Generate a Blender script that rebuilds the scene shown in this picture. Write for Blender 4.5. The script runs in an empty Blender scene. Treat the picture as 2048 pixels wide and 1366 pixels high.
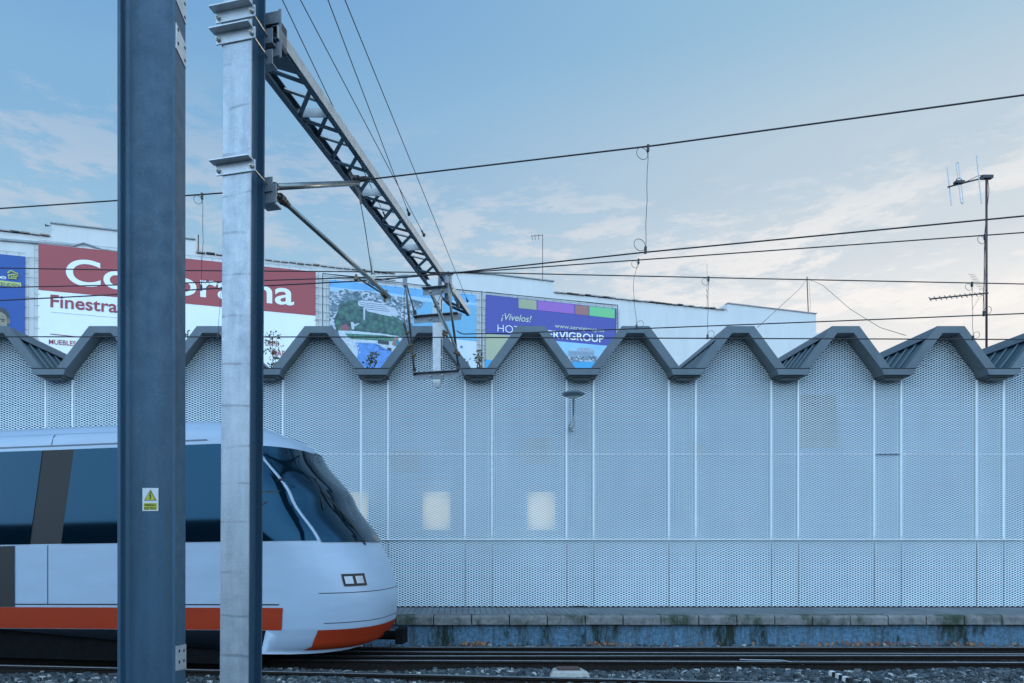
import bpy, math, random
from mathutils import Vector, Matrix
random.seed(7)
R = math.radians
sc = bpy.context.scene
col = sc.collection
# ------------------------------------------------------------------ camera, sky, sun, exposure
F, X0, HZ, EYE = 1365.0, 925.0, 1090.0, 1.62      # focal length and principal point (2048 px wide frame), eye height
cam_d = bpy.data.cameras.new('camera')
cam = bpy.data.objects.new('camera', cam_d); col.objects.link(cam)
cam.location = (0, 0, EYE); cam.rotation_euler = (R(90), 0, 0)
cam_d.sensor_width = 36; cam_d.lens = F/2048*36
cam_d.shift_x = (1024-X0)/2048; cam_d.shift_y = (HZ-683)/2048
cam_d.clip_end = 2000; cam_d.clip_start = 0.05
sc.camera = cam

SUN_EL, SUN_AZ = R(7), R(52)      # low sun behind the buildings, to the right
w = bpy.data.worlds.new('World'); sc.world = w; w.use_nodes = True
def build_world():
    nt = w.node_tree; N = nt.nodes; L = nt.links; N.clear()
    out = N.new('ShaderNodeOutputWorld'); bg = N.new('ShaderNodeBackground')
    L.new(bg.outputs[0], out.inputs[0])
    tc = N.new('ShaderNodeTexCoord'); sep = N.new('ShaderNodeSeparateXYZ'); L.new(tc.outputs['Generated'], sep.inputs[0])
    def ramp(src, pts):
        r = N.new('ShaderNodeValToRGB'); r.color_ramp.interpolation = 'EASE'
        e = r.color_ramp.elements
        while len(e) > 1: e.remove(e[-1])
        e[0].position = pts[0][0]; e[0].color = (*pts[0][1], 1)
        for p, c in pts[1:]:
            k = e.new(p); k.color = (*c, 1)
        L.new(src, r.inputs[0]); return r.outputs[0]
    def mr(src, a, b, c=0., d=1.):
        m = N.new('ShaderNodeMapRange'); m.interpolation_type = 'SMOOTHSTEP'
        for i, v in enumerate((a, b, c, d)): m.inputs[i+1].default_value = v
        L.new(src, m.inputs[0]); return m.outputs[0]
    def mth(op, a, b):
        m = N.new('ShaderNodeMath'); m.operation = op
        for i, v in enumerate((a, b)):
            if isinstance(v, (int, float)): m.inputs[i].default_value = v
            else: L.new(v, m.inputs[i])
        return m.outputs[0]
    def mix(f, a, b):
        m = N.new('ShaderNodeMix'); m.data_type = 'RGBA'
        for s, v in ((0, f), (6, a), (7, b)):
            if isinstance(v, (int, float)): m.inputs[s].default_value = v
            elif isinstance(v, tuple): m.inputs[s].default_value = (*v, 1)
            else: L.new(v, m.inputs[s])
        return m.outputs[2]
    z = sep.outputs[2]
    left = ramp(z, [(0, (.46, .66, .82)), (.30, (.46, .66, .84)), (.38, (.34, .58, .80)), (.50, (.25, .49, .76)), (.66, (.17, .39, .72)), (1, (.14, .30, .62))])
    right = ramp(z, [(0, (.90, .88, .86)), (.27, (.88, .88, .885)), (.37, (.66, .74, .81)), (.45, (.54, .67, .78)), (.60, (.34, .57, .76)), (1, (.18, .36, .64))])
    fr = mr(sep.outputs[0], -.34, .50)
    base = mix(fr, left, right)
    # light thin cloud, streaked, lower part of the sky
    mp = N.new('ShaderNodeMapping'); mp.inputs['Rotation'].default_value = (0, R(28), 0); mp.inputs['Scale'].default_value = (1.4, 1.4, 5.0)
    L.new(tc.outputs['Generated'], mp.inputs[0])
    n1 = N.new('ShaderNodeTexNoise'); n1.inputs['Scale'].default_value = 3.8; n1.inputs['Detail'].default_value = 9; n1.inputs['Roughness'].default_value = .62; n1.inputs['Distortion'].default_value = .5
    L.new(mp.outputs[0], n1.inputs[0])
    n2 = N.new('ShaderNodeTexNoise'); n2.inputs['Scale'].default_value = 12.; n2.inputs['Detail'].default_value = 8; n2.inputs['Roughness'].default_value = .66
    L.new(mp.outputs[0], n2.inputs[0])
    nn = mth('ADD', mth('MULTIPLY', n1.outputs[0], .55), mth('MULTIPLY', n2.outputs[0], .45))
    cm = mr(nn, .475, .575)
    hi = mr(mth('ADD', z, mth('MULTIPLY', fr, .09)), .42, .57, 1., 0.)
    cf = mth('MULTIPLY', mth('MULTIPLY', cm, hi), mth('ADD', .40, mth('MULTIPLY', fr, .45)))
    ccol = mix(fr, (.72, .72, .78), (1.02, .98, .95))
    base = mix(cf, base, ccol)
    dk = mth('MULTIPLY', mth('MULTIPLY', mr(n2.outputs[0], .50, .66), mr(z, .38, .52, 1., 0.)), .16)
    base = mix(dk, base, (.50, .60, .72))
    sky = N.new('ShaderNodeTexSky'); sky.sky_type = 'NISHITA'; sky.sun_disc = False
    sky.sun_elevation = SUN_EL; sky.sun_rotation = SUN_AZ
    sk = N.new('ShaderNodeVectorMath'); sk.operation = 'SCALE'; sk.inputs['Scale'].default_value = .09
    L.new(sky.outputs[0], sk.inputs[0])
    base = mix(.10, base, sk.outputs[0])
    # the clear sky behind the photographer lights the facade
    back = ramp(z, [(0, (1.42, 2.02, 2.66)), (.3, (1.62, 2.34, 3.12)), (.7, (.85, 1.42, 2.1)), (1, (.42, .74, 1.22))])
    bf = mr(sep.outputs[1], .05, -.25)
    base = mix(bf, base, back)
    L.new(base, bg.inputs[0]); bg.inputs[1].default_value = 1.0
build_world()
sd = bpy.data.lights.new('sun', 'SUN'); sd.energy = .5; sd.angle = R(10); sd.color = (1, .9, .78)
so = bpy.data.objects.new('sun', sd); col.objects.link(so)
sdir = Vector((math.sin(SUN_AZ)*math.cos(SUN_EL), math.cos(SUN_AZ)*math.cos(SUN_EL), math.sin(SUN_EL)))
so.rotation_euler = sdir.to_track_quat('Z', 'Y').to_euler(); so.location = (8, 6, 12)
sc.view_settings.view_transform = 'Standard'; sc.view_settings.look = 'None'
sc.view_settings.exposure = 0.0; sc.view_settings.gamma = 1
sc.render.film_transparent = False

# ------------------------------------------------------------------ helpers
def P(px, py, Z):          # the place a picture point has at depth Z
    return Vector(((px-X0)*Z/F, Z, EYE+(HZ-py)*Z/F))
def tag(o, label=None, cat=None, group=None, kind=None):
    if label: o['label'] = label
    if cat: o['category'] = cat
    if group: o['group'] = group
    if kind: o['kind'] = kind
    return o
def wpos(o):
    v = Vector((0, 0, 0))
    while o: v += o.location; o = o.parent
    return v
def thing(name, loc, label, cat, group=None):
    o = bpy.data.objects.new(name, None); col.objects.link(o); o.location = loc
    o.empty_display_size = .2
    return tag(o, label, cat, group)
class MB:
    def __init__(s): s.v = []; s.f = []; s.m = []
    def face(s, pts, m=0):
        i = len(s.v); s.v += [tuple(p) for p in pts]; s.f.append(tuple(range(i, i+len(pts)))); s.m.append(m)
    def hexa(s, c, m=0):      # 8 corners: bottom loop then top loop
        i = len(s.v); s.v += [tuple(p) for p in c]
        for q in ((0,3,2,1),(4,5,6,7),(0,1,5,4),(1,2,6,5),(2,3,7,6),(3,0,4,7)):
            s.f.append(tuple(i+k for k in q)); s.m.append(m)
    def box(s, a, b, m=0):
        x0,y0,z0 = [min(a[k], b[k]) for k in range(3)]; x1,y1,z1 = [max(a[k], b[k]) for k in range(3)]
        s.hexa([(x0,y0,z0),(x1,y0,z0),(x1,y1,z0),(x0,y1,z0),(x0,y0,z1),(x1,y0,z1),(x1,y1,z1),(x0,y1,z1)], m)
    def obox(s, o, a, b, c, m=0):   # corner o and three edge vectors
        o = Vector(o)
        s.hexa([o, o+a, o+a+b, o+b, o+c, o+a+c, o+a+b+c, o+b+c], m)
    def bar(s, p, q, wd, ht, up=(0,0,1), m=0):
        p, q = Vector(p), Vector(q); d = (q-p).normalized(); up = Vector(up)
        sd_ = d.cross(up)
        if sd_.length < 1e-4: sd_ = d.cross(Vector((0,1,0)))
        sd_.normalize(); u = sd_.cross(d).normalized()
        a, b = sd_*wd/2, u*ht/2
        s.hexa([p-a-b, p+a-b, q+a-b, q-a-b, p-a+b, p+a+b, q+a+b, q-a+b], m)
    def tube(s, p, q, r, n=8, r2=None, cap=True, m=0):
        s.path([p, q], r, n, m, r2)
    def path(s, pts, r, n=8, m=0, r2=None, closed=False):
        pts = [Vector(p) for p in pts]; k = len(pts); i0 = len(s.v)
        ref = None
        for i, p in enumerate(pts):
            if closed: d = pts[(i+1) % k]-pts[i-1]
            else: d = pts[min(i+1, k-1)]-pts[max(i-1, 0)]
            d.normalize()
            if ref is None:
                ref = d.cross(Vector((0, 0, 1)))
                if ref.length < .05: ref = d.cross(Vector((1, 0, 0)))
            ref = (ref-d*ref.dot(d)).normalized(); b = d.cross(ref)
            rr = r if r2 is None else r+(r2-r)*i/(k-1)
            for j in range(n):
                t = 2*math.pi*j/n; s.v.append(tuple(p+(ref*math.cos(t)+b*math.sin(t))*rr))
        for i in range(k if closed else k-1):
            for j in range(n):
                a = i0+i*n+j; b_ = i0+i*n+(j+1) % n; c = i0+((i+1) % k)*n+(j+1) % n; d_ = i0+((i+1) % k)*n+j
                s.f.append((a, b_, c, d_)); s.m.append(m)
        if not closed:
            s.f.append(tuple(i0+j for j in range(n))[::-1]); s.m.append(m)
            s.f.append(tuple(i0+(k-1)*n+j for j in range(n))); s.m.append(m)
    def ring(s, c, r, rt, ax1, ax2, n=20, m=0):
        c = Vector(c); a, b = Vector(ax1).normalized(), Vector(ax2).normalized()
        s.path([c+(a*math.cos(2*math.pi*i/n)+b*math.sin(2*math.pi*i/n))*r for i in range(n)], rt, 6, m, closed=True)
    def prism(s, poly, ext, m=0):
        poly = [Vector(p) for p in poly]; ext = Vector(ext); n = len(poly); i = len(s.v)
        s.v += [tuple(p) for p in poly]+[tuple(p+ext) for p in poly]
        s.f.append(tuple(range(i, i+n))); s.m.append(m)
        s.f.append(tuple(range(i+2*n-1, i+n-1, -1))); s.m.append(m)
        for k in range(n):
            l = (k+1) % n; s.f.append((i+k, i+n+k, i+n+l, i+l)); s.m.append(m)
    def lathe(s, c, ax, prof, n=24, m=0):   # prof: (radius, distance along ax)
        c = Vector(c); ax = Vector(ax).normalized(); u = ax.cross(Vector((0,1,0)))
        if u.length < .1: u = ax.cross(Vector((1,0,0)))
        u.normalize(); v = ax.cross(u); i0 = len(s.v)
        for r, h in prof:
            for j in range(n):
                t = 2*math.pi*j/n; s.v.append(tuple(c+ax*h+(u*math.cos(t)+v*math.sin(t))*r))
        for i in range(len(prof)-1):
            for j in range(n):
                s.f.append((i0+i*n+j, i0+i*n+(j+1) % n, i0+(i+1)*n+(j+1) % n, i0+(i+1)*n+j)); s.m.append(m)
        s.f.append(tuple(i0+j for j in range(n))[::-1]); s.m.append(m)
        s.f.append(tuple(i0+(len(prof)-1)*n+j for j in range(n))); s.m.append(m)
    def build(s, name, mat, parent=None, smooth=False, loc=None, bevel=0, flip=True):
        off = wpos(parent) if parent else Vector(loc) if loc is not None else Vector((0,0,0))
        me = bpy.data.meshes.new(name)
        me.from_pydata([(v[0]-off.x, v[1]-off.y, v[2]-off.z) for v in s.v], [], s.f)
        mats = mat if isinstance(mat, (list, tuple)) else [mat]
        for m_ in mats: me.materials.append(m_)
        if len(mats) > 1: me.polygons.foreach_set('material_index', s.m)
        if smooth: me.polygons.foreach_set('use_smooth', [True]*len(s.f))
        me.update()
        if flip:
            import bmesh
            bm = bmesh.new(); bm.from_mesh(me); bmesh.ops.recalc_face_normals(bm, faces=bm.faces); bm.to_mesh(me); bm.free()
        o = bpy.data.objects.new(name, me); col.objects.link(o)
        if parent: o.parent = parent
        else: o.location = off
        if bevel:
            b = o.modifiers.new('bevel', 'BEVEL'); b.width = bevel; b.segments = 2; b.limit_method = 'ANGLE'
        return o

# ------------------------------------------------------------------ materials
MAT = {}
def mat(name, colr, rough=.6, metal=0., n_scale=0, n_amt=.25, bump=0., bscale=40, spec=.5, emis=None, stretch=(1,1,1), col2=None, coord='Object', thr=None, coat=0):
    if name in MAT: return MAT[name]
    m = bpy.data.materials.new(name); m.use_nodes = True; nt = m.node_tree; N = nt.nodes; L = nt.links
    b = N['Principled BSDF']; b.inputs['Base Color'].default_value = (*colr, 1)
    b.inputs['Roughness'].default_value = rough; b.inputs['Metallic'].default_value = metal
    b.inputs['Specular IOR Level'].default_value = spec
    b.inputs['Coat Weight'].default_value = coat
    if emis:
        b.inputs['Emission Color'].default_value = (*emis[0], 1); b.inputs['Emission Strength'].default_value = emis[1]
    if n_scale or bump:
        tc = N.new('ShaderNodeTexCoord'); mp = N.new('ShaderNodeMapping'); mp.inputs['Scale'].default_value = stretch
        L.new(tc.outputs[coord], mp.inputs[0])
    if n_scale:
        n = N.new('ShaderNodeTexNoise'); n.inputs['Scale'].default_value = n_scale; n.inputs['Detail'].default_value = 6; n.inputs['Roughness'].default_value = .65
        L.new(mp.outputs[0], n.inputs[0])
        r = N.new('ShaderNodeMapRange'); t = thr or (.3, .7)
        r.inputs[1].default_value, r.inputs[2].default_value = t
        L.new(n.outputs[0], r.inputs[0])
        mx = N.new('ShaderNodeMix'); mx.data_type = 'RGBA'
        c2 = col2 or tuple(c*(1-n_amt) for c in colr)
        c1 = colr if col2 else tuple(min(1, c*(1+n_amt)) for c in colr)
        mx.inputs[6].default_value = (*c1, 1); mx.inputs[7].default_value = (*c2, 1)
        L.new(r.outputs[0], mx.inputs[0]); L.new(mx.outputs[2], b.inputs['Base Color'])
    if bump:
        n = N.new('ShaderNodeTexNoise'); n.inputs['Scale'].default_value = bscale; n.inputs['Detail'].default_value = 5
        L.new(mp.outputs[0], n.inputs[0])
        bp = N.new('ShaderNodeBump'); bp.inputs['Strength'].default_value = bump; bp.inputs['Distance'].default_value = .02
        L.new(n.outputs[0], bp.inputs['Height']); L.new(bp.outputs[0], b.inputs['Normal'])
    MAT[name] = m; return m
M_mesh = mat('white_coated_mesh', (.84,.96,.99), .42, n_scale=1.3, n_amt=.05)
def vary(m, lo=.90, hi=1.06, dirt=None):
    nt = m.node_tree; N = nt.nodes; L = nt.links; b = N['Principled BSDF']; src = b.inputs['Base Color'].links[0].from_socket
    oi = N.new('ShaderNodeObjectInfo'); mr_ = N.new('ShaderNodeMapRange'); mr_.inputs[3].default_value = lo; mr_.inputs[4].default_value = hi
    L.new(oi.outputs['Random'], mr_.inputs[0]); val = mr_.outputs[0]
    if dirt:       # rain streaks and splash dirt, seen as marks on the sheet itself
        g = N.new('ShaderNodeNewGeometry'); mp = N.new('ShaderNodeMapping'); mp.inputs['Scale'].default_value = (1, 1, .10); L.new(g.outputs['Position'], mp.inputs[0])
        n = N.new('ShaderNodeTexNoise'); n.inputs['Scale'].default_value = 5; n.inputs['Detail'].default_value = 8; n.inputs['Roughness'].default_value = .7; L.new(mp.outputs[0], n.inputs[0])
        r = N.new('ShaderNodeMapRange'); r.inputs[1].default_value = .42; r.inputs[2].default_value = .66; r.inputs[3].default_value = 1; r.inputs[4].default_value = 1-dirt; L.new(n.outputs[0], r.inputs[0])
        m2_ = N.new('ShaderNodeMath'); m2_.operation = 'MULTIPLY'; L.new(val, m2_.inputs[0]); L.new(r.outputs[0], m2_.inputs[1]); val = m2_.outputs[0]
    mx = N.new('ShaderNodeVectorMath'); mx.operation = 'SCALE'; L.new(src, mx.inputs[0]); L.new(val, mx.inputs['Scale']); L.new(mx.outputs[0], b.inputs['Base Color'])
vary(M_mesh, .95, 1.02, .10)
M_trim = mat('white_trim', (.84,.88,.90), .4, n_scale=4, n_amt=.05)
M_back = mat('render_behind_mesh', (.035,.115,.23), .8, n_scale=2, n_amt=.15)
M_fascia = mat('grey_zinc_trim', (.095,.128,.155), .45, .15, n_scale=3, n_amt=.10)
M_soffit = mat('grey_soffit', (.09,.105,.11), .6, .0, n_scale=3, n_amt=.12)
M_roof = mat('grey_roof_sheet', (.018,.058,.076), .38, .2, n_scale=5, n_amt=.12)
vary(M_fascia, .88, 1.10, .15)
M_gap = mat('black_gap', (.01,.012,.014), .9)
M_galv = mat('galvanised_steel', (.48,.51,.54), .42, .55, n_scale=9, n_amt=.16, bump=.04, bscale=60)
M_galvd = mat('dull_galvanised_steel', (.22,.25,.28), .5, .5, n_scale=14, n_amt=.2)
M_bolt = mat('zinc_bolt', (.38,.37,.33), .35, .8, n_scale=30, n_amt=.3)
M_dark = mat('dark_fitting', (.035,.04,.045), .5, .4, n_scale=30, n_amt=.3)
M_brass = mat('bronze_clamp', (.14,.10,.06), .45, .6, n_scale=40, n_amt=.3)
M_wire = mat('copper_wire', (.045,.04,.045), .55, .5)
M_ceram = mat('brown_insulator', (.05,.045,.04), .3)
M_blk = mat('black_underframe', (.005,.006,.007), .8, spec=.08, n_scale=12, n_amt=.4)
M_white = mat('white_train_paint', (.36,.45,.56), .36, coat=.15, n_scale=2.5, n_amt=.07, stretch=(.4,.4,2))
M_orange = mat('orange_train_paint', (.34,.034,.010), .6, spec=.15, n_scale=2, n_amt=.05)
M_glass = mat('tinted_train_glass', (.002,.008,.014), .05, .0, spec=.75); MAT['tinted_train_glass'].node_tree.nodes['Principled BSDF'].inputs['Specular Tint'].default_value = (.20,.60,1,1)
M_rubber = mat('black_rubber', (.015,.015,.016), .6)
M_rail = mat('rail_steel_side', (.018,.015,.013), .85, .0, spec=.15, n_scale=20, n_amt=.4)
M_railtop = mat('rail_steel_top', (.16,.17,.18), .35, .8, n_scale=30, n_amt=.3)
M_wall = mat('white_building_wall', (.66,.665,.655), .85, n_scale=2.0, n_amt=.06, stretch=(1,1,.25), bump=.08, bscale=30)
M_cord = mat('lacing_cord', (.12,.13,.14), .8)
M_frame = mat('banner_frame', (.035,.045,.05), .6)

def noise_node(N, L, vec, scale, detail=6, rough=.6):
    n = N.new('ShaderNodeTexNoise'); n.inputs['Scale'].default_value = scale; n.inputs['Detail'].default_value = detail; n.inputs['Roughness'].default_value = rough
    if vec: L.new(vec, n.inputs[0])
    return n.outputs[0]
def custom(name):
    m = bpy.data.materials.new(name); m.use_nodes = True; nt = m.node_tree
    return m, nt.nodes, nt.links, nt.nodes['Principled BSDF']
def mixn(N, L, f, a, b):
    m = N.new('ShaderNodeMix'); m.data_type = 'RGBA'
    for s, v in ((0, f), (6, a), (7, b)):
        if isinstance(v, (int, float)): m.inputs[s].default_value = v
        elif isinstance(v, tuple): m.inputs[s].default_value = (*v, 1)
        else: L.new(v, m.inputs[s])
    return m.outputs[2]
def mrn(N, L, src, a, b, c=0., d=1.):
    m = N.new('ShaderNodeMapRange')
    for i, v in enumerate((a, b, c, d)): m.inputs[i+1].default_value = v
    L.new(src, m.inputs[0]); return m.outputs[0]
def mapn(N, L, scale, coord='Object', loc=(0,0,0)):
    tc = N.new('ShaderNodeNewGeometry') if coord == 'Position' else N.new('ShaderNodeTexCoord'); mp = N.new('ShaderNodeMapping'); mp.inputs['Scale'].default_value = scale; mp.inputs['Location'].default_value = loc
    L.new(tc.outputs[coord], mp.inputs[0]); return mp.outputs[0]
def mulm(N, L, a, b):
    m = N.new('ShaderNodeMath'); m.operation = 'MULTIPLY'
    for i, v in enumerate((a, b)):
        if isinstance(v, (int, float)): m.inputs[i].default_value = v
        else: L.new(v, m.inputs[i])
    return m.outputs[0]
# painted plaster of the platform face: blue paint, bare grey and green algae running down
def m_plaster():
    m, N, L, b = custom('blue_plaster')
    v1 = mapn(N, L, (1, 1, 1)); v2 = mapn(N, L, (1, 1, .12)); v3 = mapn(N, L, (1, 1, .28), loc=(4.9, 0, 0))
    c = mixn(N, L, mrn(N, L, noise_node(N, L, v1, 16, 9, .75), .38, .62), (.15, .30, .45), (.065, .14, .20))
    c = mixn(N, L, mrn(N, L, noise_node(N, L, v2, 3.4, 9, .75), .48, .60), c, (.075, .095, .10))
    c = mixn(N, L, mrn(N, L, noise_node(N, L, v3, 1.25, 9, .78), .52, .60), c, (.016, .032, .020))
    L.new(c, b.inputs['Base Color']); b.inputs['Roughness'].default_value = .9
    bp = N.new('ShaderNodeBump'); bp.inputs['Strength'].default_value = .9; bp.inputs['Distance'].default_value = .03
    L.new(noise_node(N, L, v1, 30, 8, .8), bp.inputs['Height']); L.new(bp.outputs[0], b.inputs['Normal'])
    return m
def m_kerb():
    m, N, L, b = custom('mossy_concrete')
    v1 = mapn(N, L, (1, 1, 1), 'Position'); v3 = mapn(N, L, (1, 1, .45), 'Position', loc=(1.2, 0, 0))
    c = mixn(N, L, mrn(N, L, noise_node(N, L, v1, 7, 9, .75), .38, .62), (.25,.25,.24), (.125,.13,.13))
    c = mixn(N, L, mrn(N, L, noise_node(N, L, v3, 1.6, 9, .75), .49, .60), c, (.035, .055, .032))
    L.new(c, b.inputs['Base Color']); b.inputs['Roughness'].default_value = .9
    bp = N.new('ShaderNodeBump'); bp.inputs['Strength'].default_value = .5; bp.inputs['Distance'].default_value = .01
    L.new(noise_node(N, L, v1, 60, 6, .7), bp.inputs['Height']); L.new(bp.outputs[0], b.inputs['Normal'])
    return m
def m_paving():
    m, N, L, b = custom('ribbed_paving')
    v = mapn(N, L, (1, 1, 1))
    c = mixn(N, L, mrn(N, L, noise_node(N, L, v, 3, 8), .3, .7), (.23, .265, .28), (.15, .17, .18))
    br = N.new('ShaderNodeTexBrick'); br.inputs['Scale'].default_value = 1; br.inputs['Brick Width'].default_value = .10; br.inputs['Row Height'].default_value = .3
    br.inputs['Mortar Size'].default_value = .006; br.offset = 0; br.inputs['Color1'].default_value = (1,1,1,1); br.inputs['Color2'].default_value = (.85,.85,.85,1); br.inputs['Mortar'].default_value = (.25,.25,.25,1)
    L.new(v, br.inputs[0])
    mx = N.new('ShaderNodeMix'); mx.data_type = 'RGBA'; mx.blend_type = 'MULTIPLY'; mx.inputs[0].default_value = 1
    L.new(c, mx.inputs[6]); L.new(br.outputs[0], mx.inputs[7]); L.new(mx.outputs[2], b.inputs['Base Color']); b.inputs['Roughness'].default_value = .8
    return m
def m_stone():
    m, N, L, b = custom('ballast_stone')
    g = N.new('ShaderNodeNewGeometry'); r = N.new('ShaderNodeValToRGB'); e = r.color_ramp.elements
    e[0].color = (.018, .026, .03, 1); e[1].position = .80; e[1].color = (.08, .105, .12, 1)
    k = e.new(.90); k.color = (.16, .16, .155, 1); k = e.new(.965); k.color = (.42, .43, .42, 1)
    L.new(g.outputs['Random Per Island'], r.inputs[0]); L.new(r.outputs[0], b.inputs['Base Color']); b.inputs['Roughness'].default_value = .85
    return m
def m_paint(name, base, dark, lines=True, metal=.5, rough=.42, light=None, lz=5.5):
    m, N, L, b = custom(name)
    v = mapn(N, L, (1, 1, .12)); v1 = mapn(N, L, (1, 1, 1))
    c = mixn(N, L, mrn(N, L, noise_node(N, L, v, 9, 7, .6), .35, .65), base, dark)
    c = mixn(N, L, mulm(N, L, mrn(N, L, noise_node(N, L, v1, 90, 3, .5), .55, .75), .35), c, tuple(min(1, x*1.7) for x in base))
    if lines:      # thin wavy runs in the zinc coat
        wv = N.new('ShaderNodeTexWave'); wv.bands_direction = 'Z'; wv.inputs['Scale'].default_value = 1.0; wv.inputs['Distortion'].default_value = 4.5
        wv.inputs['Detail'].default_value = 3; wv.inputs['Detail Scale'].default_value = .8
        L.new(v1, wv.inputs[0])
        f = mulm(N, L, mulm(N, L, mrn(N, L, wv.outputs['Fac'], .984, .998), mrn(N, L, noise_node(N, L, v1, 6, 4), .40, .56)), .45)
        c = mixn(N, L, f, c, tuple(x*.3 for x in base))
    L.new(c, b.inputs['Base Color']); b.inputs['Metallic'].default_value = metal
    rr = mrn(N, L, noise_node(N, L, v1, 12, 5), .3, .7, rough-.1, rough+.12); L.new(rr, b.inputs['Roughness'])
    return m
M_plaster, M_kerb, M_paving, M_stone = m_plaster(), m_kerb(), m_paving(), m_stone()
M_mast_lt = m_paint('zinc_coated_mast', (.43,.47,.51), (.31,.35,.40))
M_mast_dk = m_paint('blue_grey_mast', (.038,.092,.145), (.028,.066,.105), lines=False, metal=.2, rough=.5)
M_ground = mat('ground_gravel', (.055,.06,.062), .95, n_scale=14, n_amt=.45, bump=.8, bscale=45)
M_soil = mat('dark_fine_gravel', (.075,.085,.10), .95, n_scale=60, n_amt=.5, bump=.8, bscale=160)

# ------------------------------------------------------------------ setting: ground, ballast, platforms
g = MB(); g.face([(-300,-300,-.02),(300,-300,-.02),(300,300,-.02),(-300,300,-.02)])
tag(g.build('ground', M_ground), kind='structure')
# loose ballast stones between the rails and in front of the platform
def stones():
    mb = MB(); rnd = random.Random(3)
    zones = [(-2.6, 8.6, 7.05, 8.62, 10500, .017, .036, .0), (-2.6, 9.0, 8.95, 10.78, 5200, .016, .032, .0), (-6.8, -2.6, 7.0, 8.3, 2000, .018, .034, 0.)]
    def add(x, y, z, r):
        sx, sy, sz = r*rnd.uniform(.8, 1.5), r*rnd.uniform(.8, 1.3), r*rnd.uniform(.6, 1.05)
        a = rnd.uniform(0, 3.14); ca, sa = math.cos(a), math.sin(a); t = rnd.uniform(-.5, .5)
        c = []
        for zz in (-1, 1):
            for xx, yy in ((-1,-1),(1,-1),(1,1),(-1,1)):
                k = 1-.35*(zz > 0)*rnd.random()
                px = xx*sx*k*rnd.uniform(.55, 1); py = yy*sy*k*rnd.uniform(.55, 1); pz = zz*sz*rnd.uniform(.6, 1)+t*px
                c.append((x+px*ca-py*sa, y+px*sa+py*ca, z+pz))
        mb.hexa(c)
    for x0, x1, y0, y1, n, r0, r1, zb in zones:
        for _ in range(n):
            x, y = rnd.uniform(x0, x1), rnd.uniform(y0, y1)
            if y < 8.6:
                fine = x > 3.4+1.0*(y-7.0) and y < 7.75     # the trodden strip of fine gravel at the right
                if fine and rnd.random() < .88: continue
                z = .035+.02*math.sin(x*2.1+y*3)
            else: z = .0+.012*math.sin(x*3)+(.035 if y > 10.35 else 0)*rnd.random()
            add(x, y, z, rnd.uniform(r0, r1)*(1.5 if rnd.random() < .05 else 1))
    o = mb.build('ballast', M_stone); tag(o, 'loose grey crushed stone ballast beside and between the rails', 'ballast', kind='stuff')
stones()
p = MB(); p.hexa([(3.2,6.6,-.03),(9,6.6,-.03),(9,7.8,-.03),(4.4,7.8,-.03),(3.2,6.6,.035),(9,6.6,.035),(9,7.8,.03),(4.4,7.8,.03)])
tag(p.build('path', M_soil), kind='structure')
# far platform
PX0, PX1 = -12.0, 14.5
pf = MB(); pf.face([(PX0,11.03,.505),(PX1,11.03,.505),(PX1,12.4,.53),(PX0,12.4,.53)])
plat = tag(pf.build('platform', M_paving), kind='structure')
pf = MB(); pf.box((PX0,10.88,-.02),(PX1,11.2,.352)); pf.build('platform_wall', M_plaster, plat)
pf = MB(); pf.box((PX0,11.0,.353),(PX1,11.027,.508)); pf.build('edge_line', mat('rusty_edge_joint', (.16,.10,.06), .9, n_scale=6, n_amt=.3), plat)
kb = None
j0 = (943-X0)*10.8/F
for i in range(-19, 23):
    x = j0+i*.60
    if kb is None:
        m_ = MB(); L_, g_ = .60, .008
        prof = [(10.80,.355),(10.80,.468),(10.812,.494),(10.84,.505),(10.998,.509),(10.998,.355)]
        m_.prism([(g_, a, b) for a, b in prof], (L_-2*g_, 0, 0))
        kb = m_.build('kerb_stone', M_kerb, plat, bevel=.006); kb.location.x = x; first = kb
    else:
        c = kb.copy(); col.objects.link(c); c.parent = plat; c.location.x = x
        c.location.z = random.uniform(-.004, .004); c.location.y = random.uniform(-.006, .006)
    plat_g = None
# near platform where the photographer stands
nb = MB(); nb.box((-30,-6,-.02),(30,2.6,.30)); npf = tag(nb.build('near_platform', M_kerb), kind='structure')

# ------------------------------------------------------------------ rails
def rail(pts, label, top_mat=M_railtop, group='running rails of the two tracks'):
    # pts: (x, y) of rail centre; rail top at z .12
    prof = [(-.055,-.02),(.055,-.02),(.055,-.005),(.012,.012),(.010,.082),(.032,.092),(.034,.116),(-.034,.116),(-.032,.092),(-.010,.082),(-.012,.012),(-.055,-.005)]
    mb = MB(); n = len(prof); i0 = 0
    for k, (x, y) in enumerate(pts):
        a = pts[max(k-1, 0)]; b = pts[min(k+1, len(pts)-1)]
        d = Vector((b[0]-a[0], b[1]-a[1], 0)).normalized(); nn = Vector((-d.y, d.x, 0))
        for u, z in prof: mb.v.append((x+nn.x*u, y+nn.y*u, z))
    for k in range(len(pts)-1):
        for j in range(n):
            l = (j+1) % n; mb.f.append((k*n+j, k*n+l, (k+1)*n+l, (k+1)*n+j)); mb.m.append(0)
    t = thing('rail', (pts[0][0], pts[0][1], 0), label, 'rail', group)
    mb.build('rail_body', M_rail, t)
    tp = MB()
    for k in range(len(pts)-1):
        (x, y), (x2, y2) = pts[k], pts[k+1]
        tp.hexa([(x,y-.026,.1165),(x2,y2-.026,.1165),(x2,y2+.026,.1165),(x,y+.026,.1165),(x,y-.024,.1215),(x2,y2-.024,.1215),(x2,y2+.024,.1215),(x,y+.024,.1215)])
    tp.build('running_surface', top_mat, t)
    return t
def curve(x0, x1, f, n=24): return [(x0+(x1-x0)*i/n, f(x0+(x1-x0)*i/n)) for i in range(n+1)]
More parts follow.
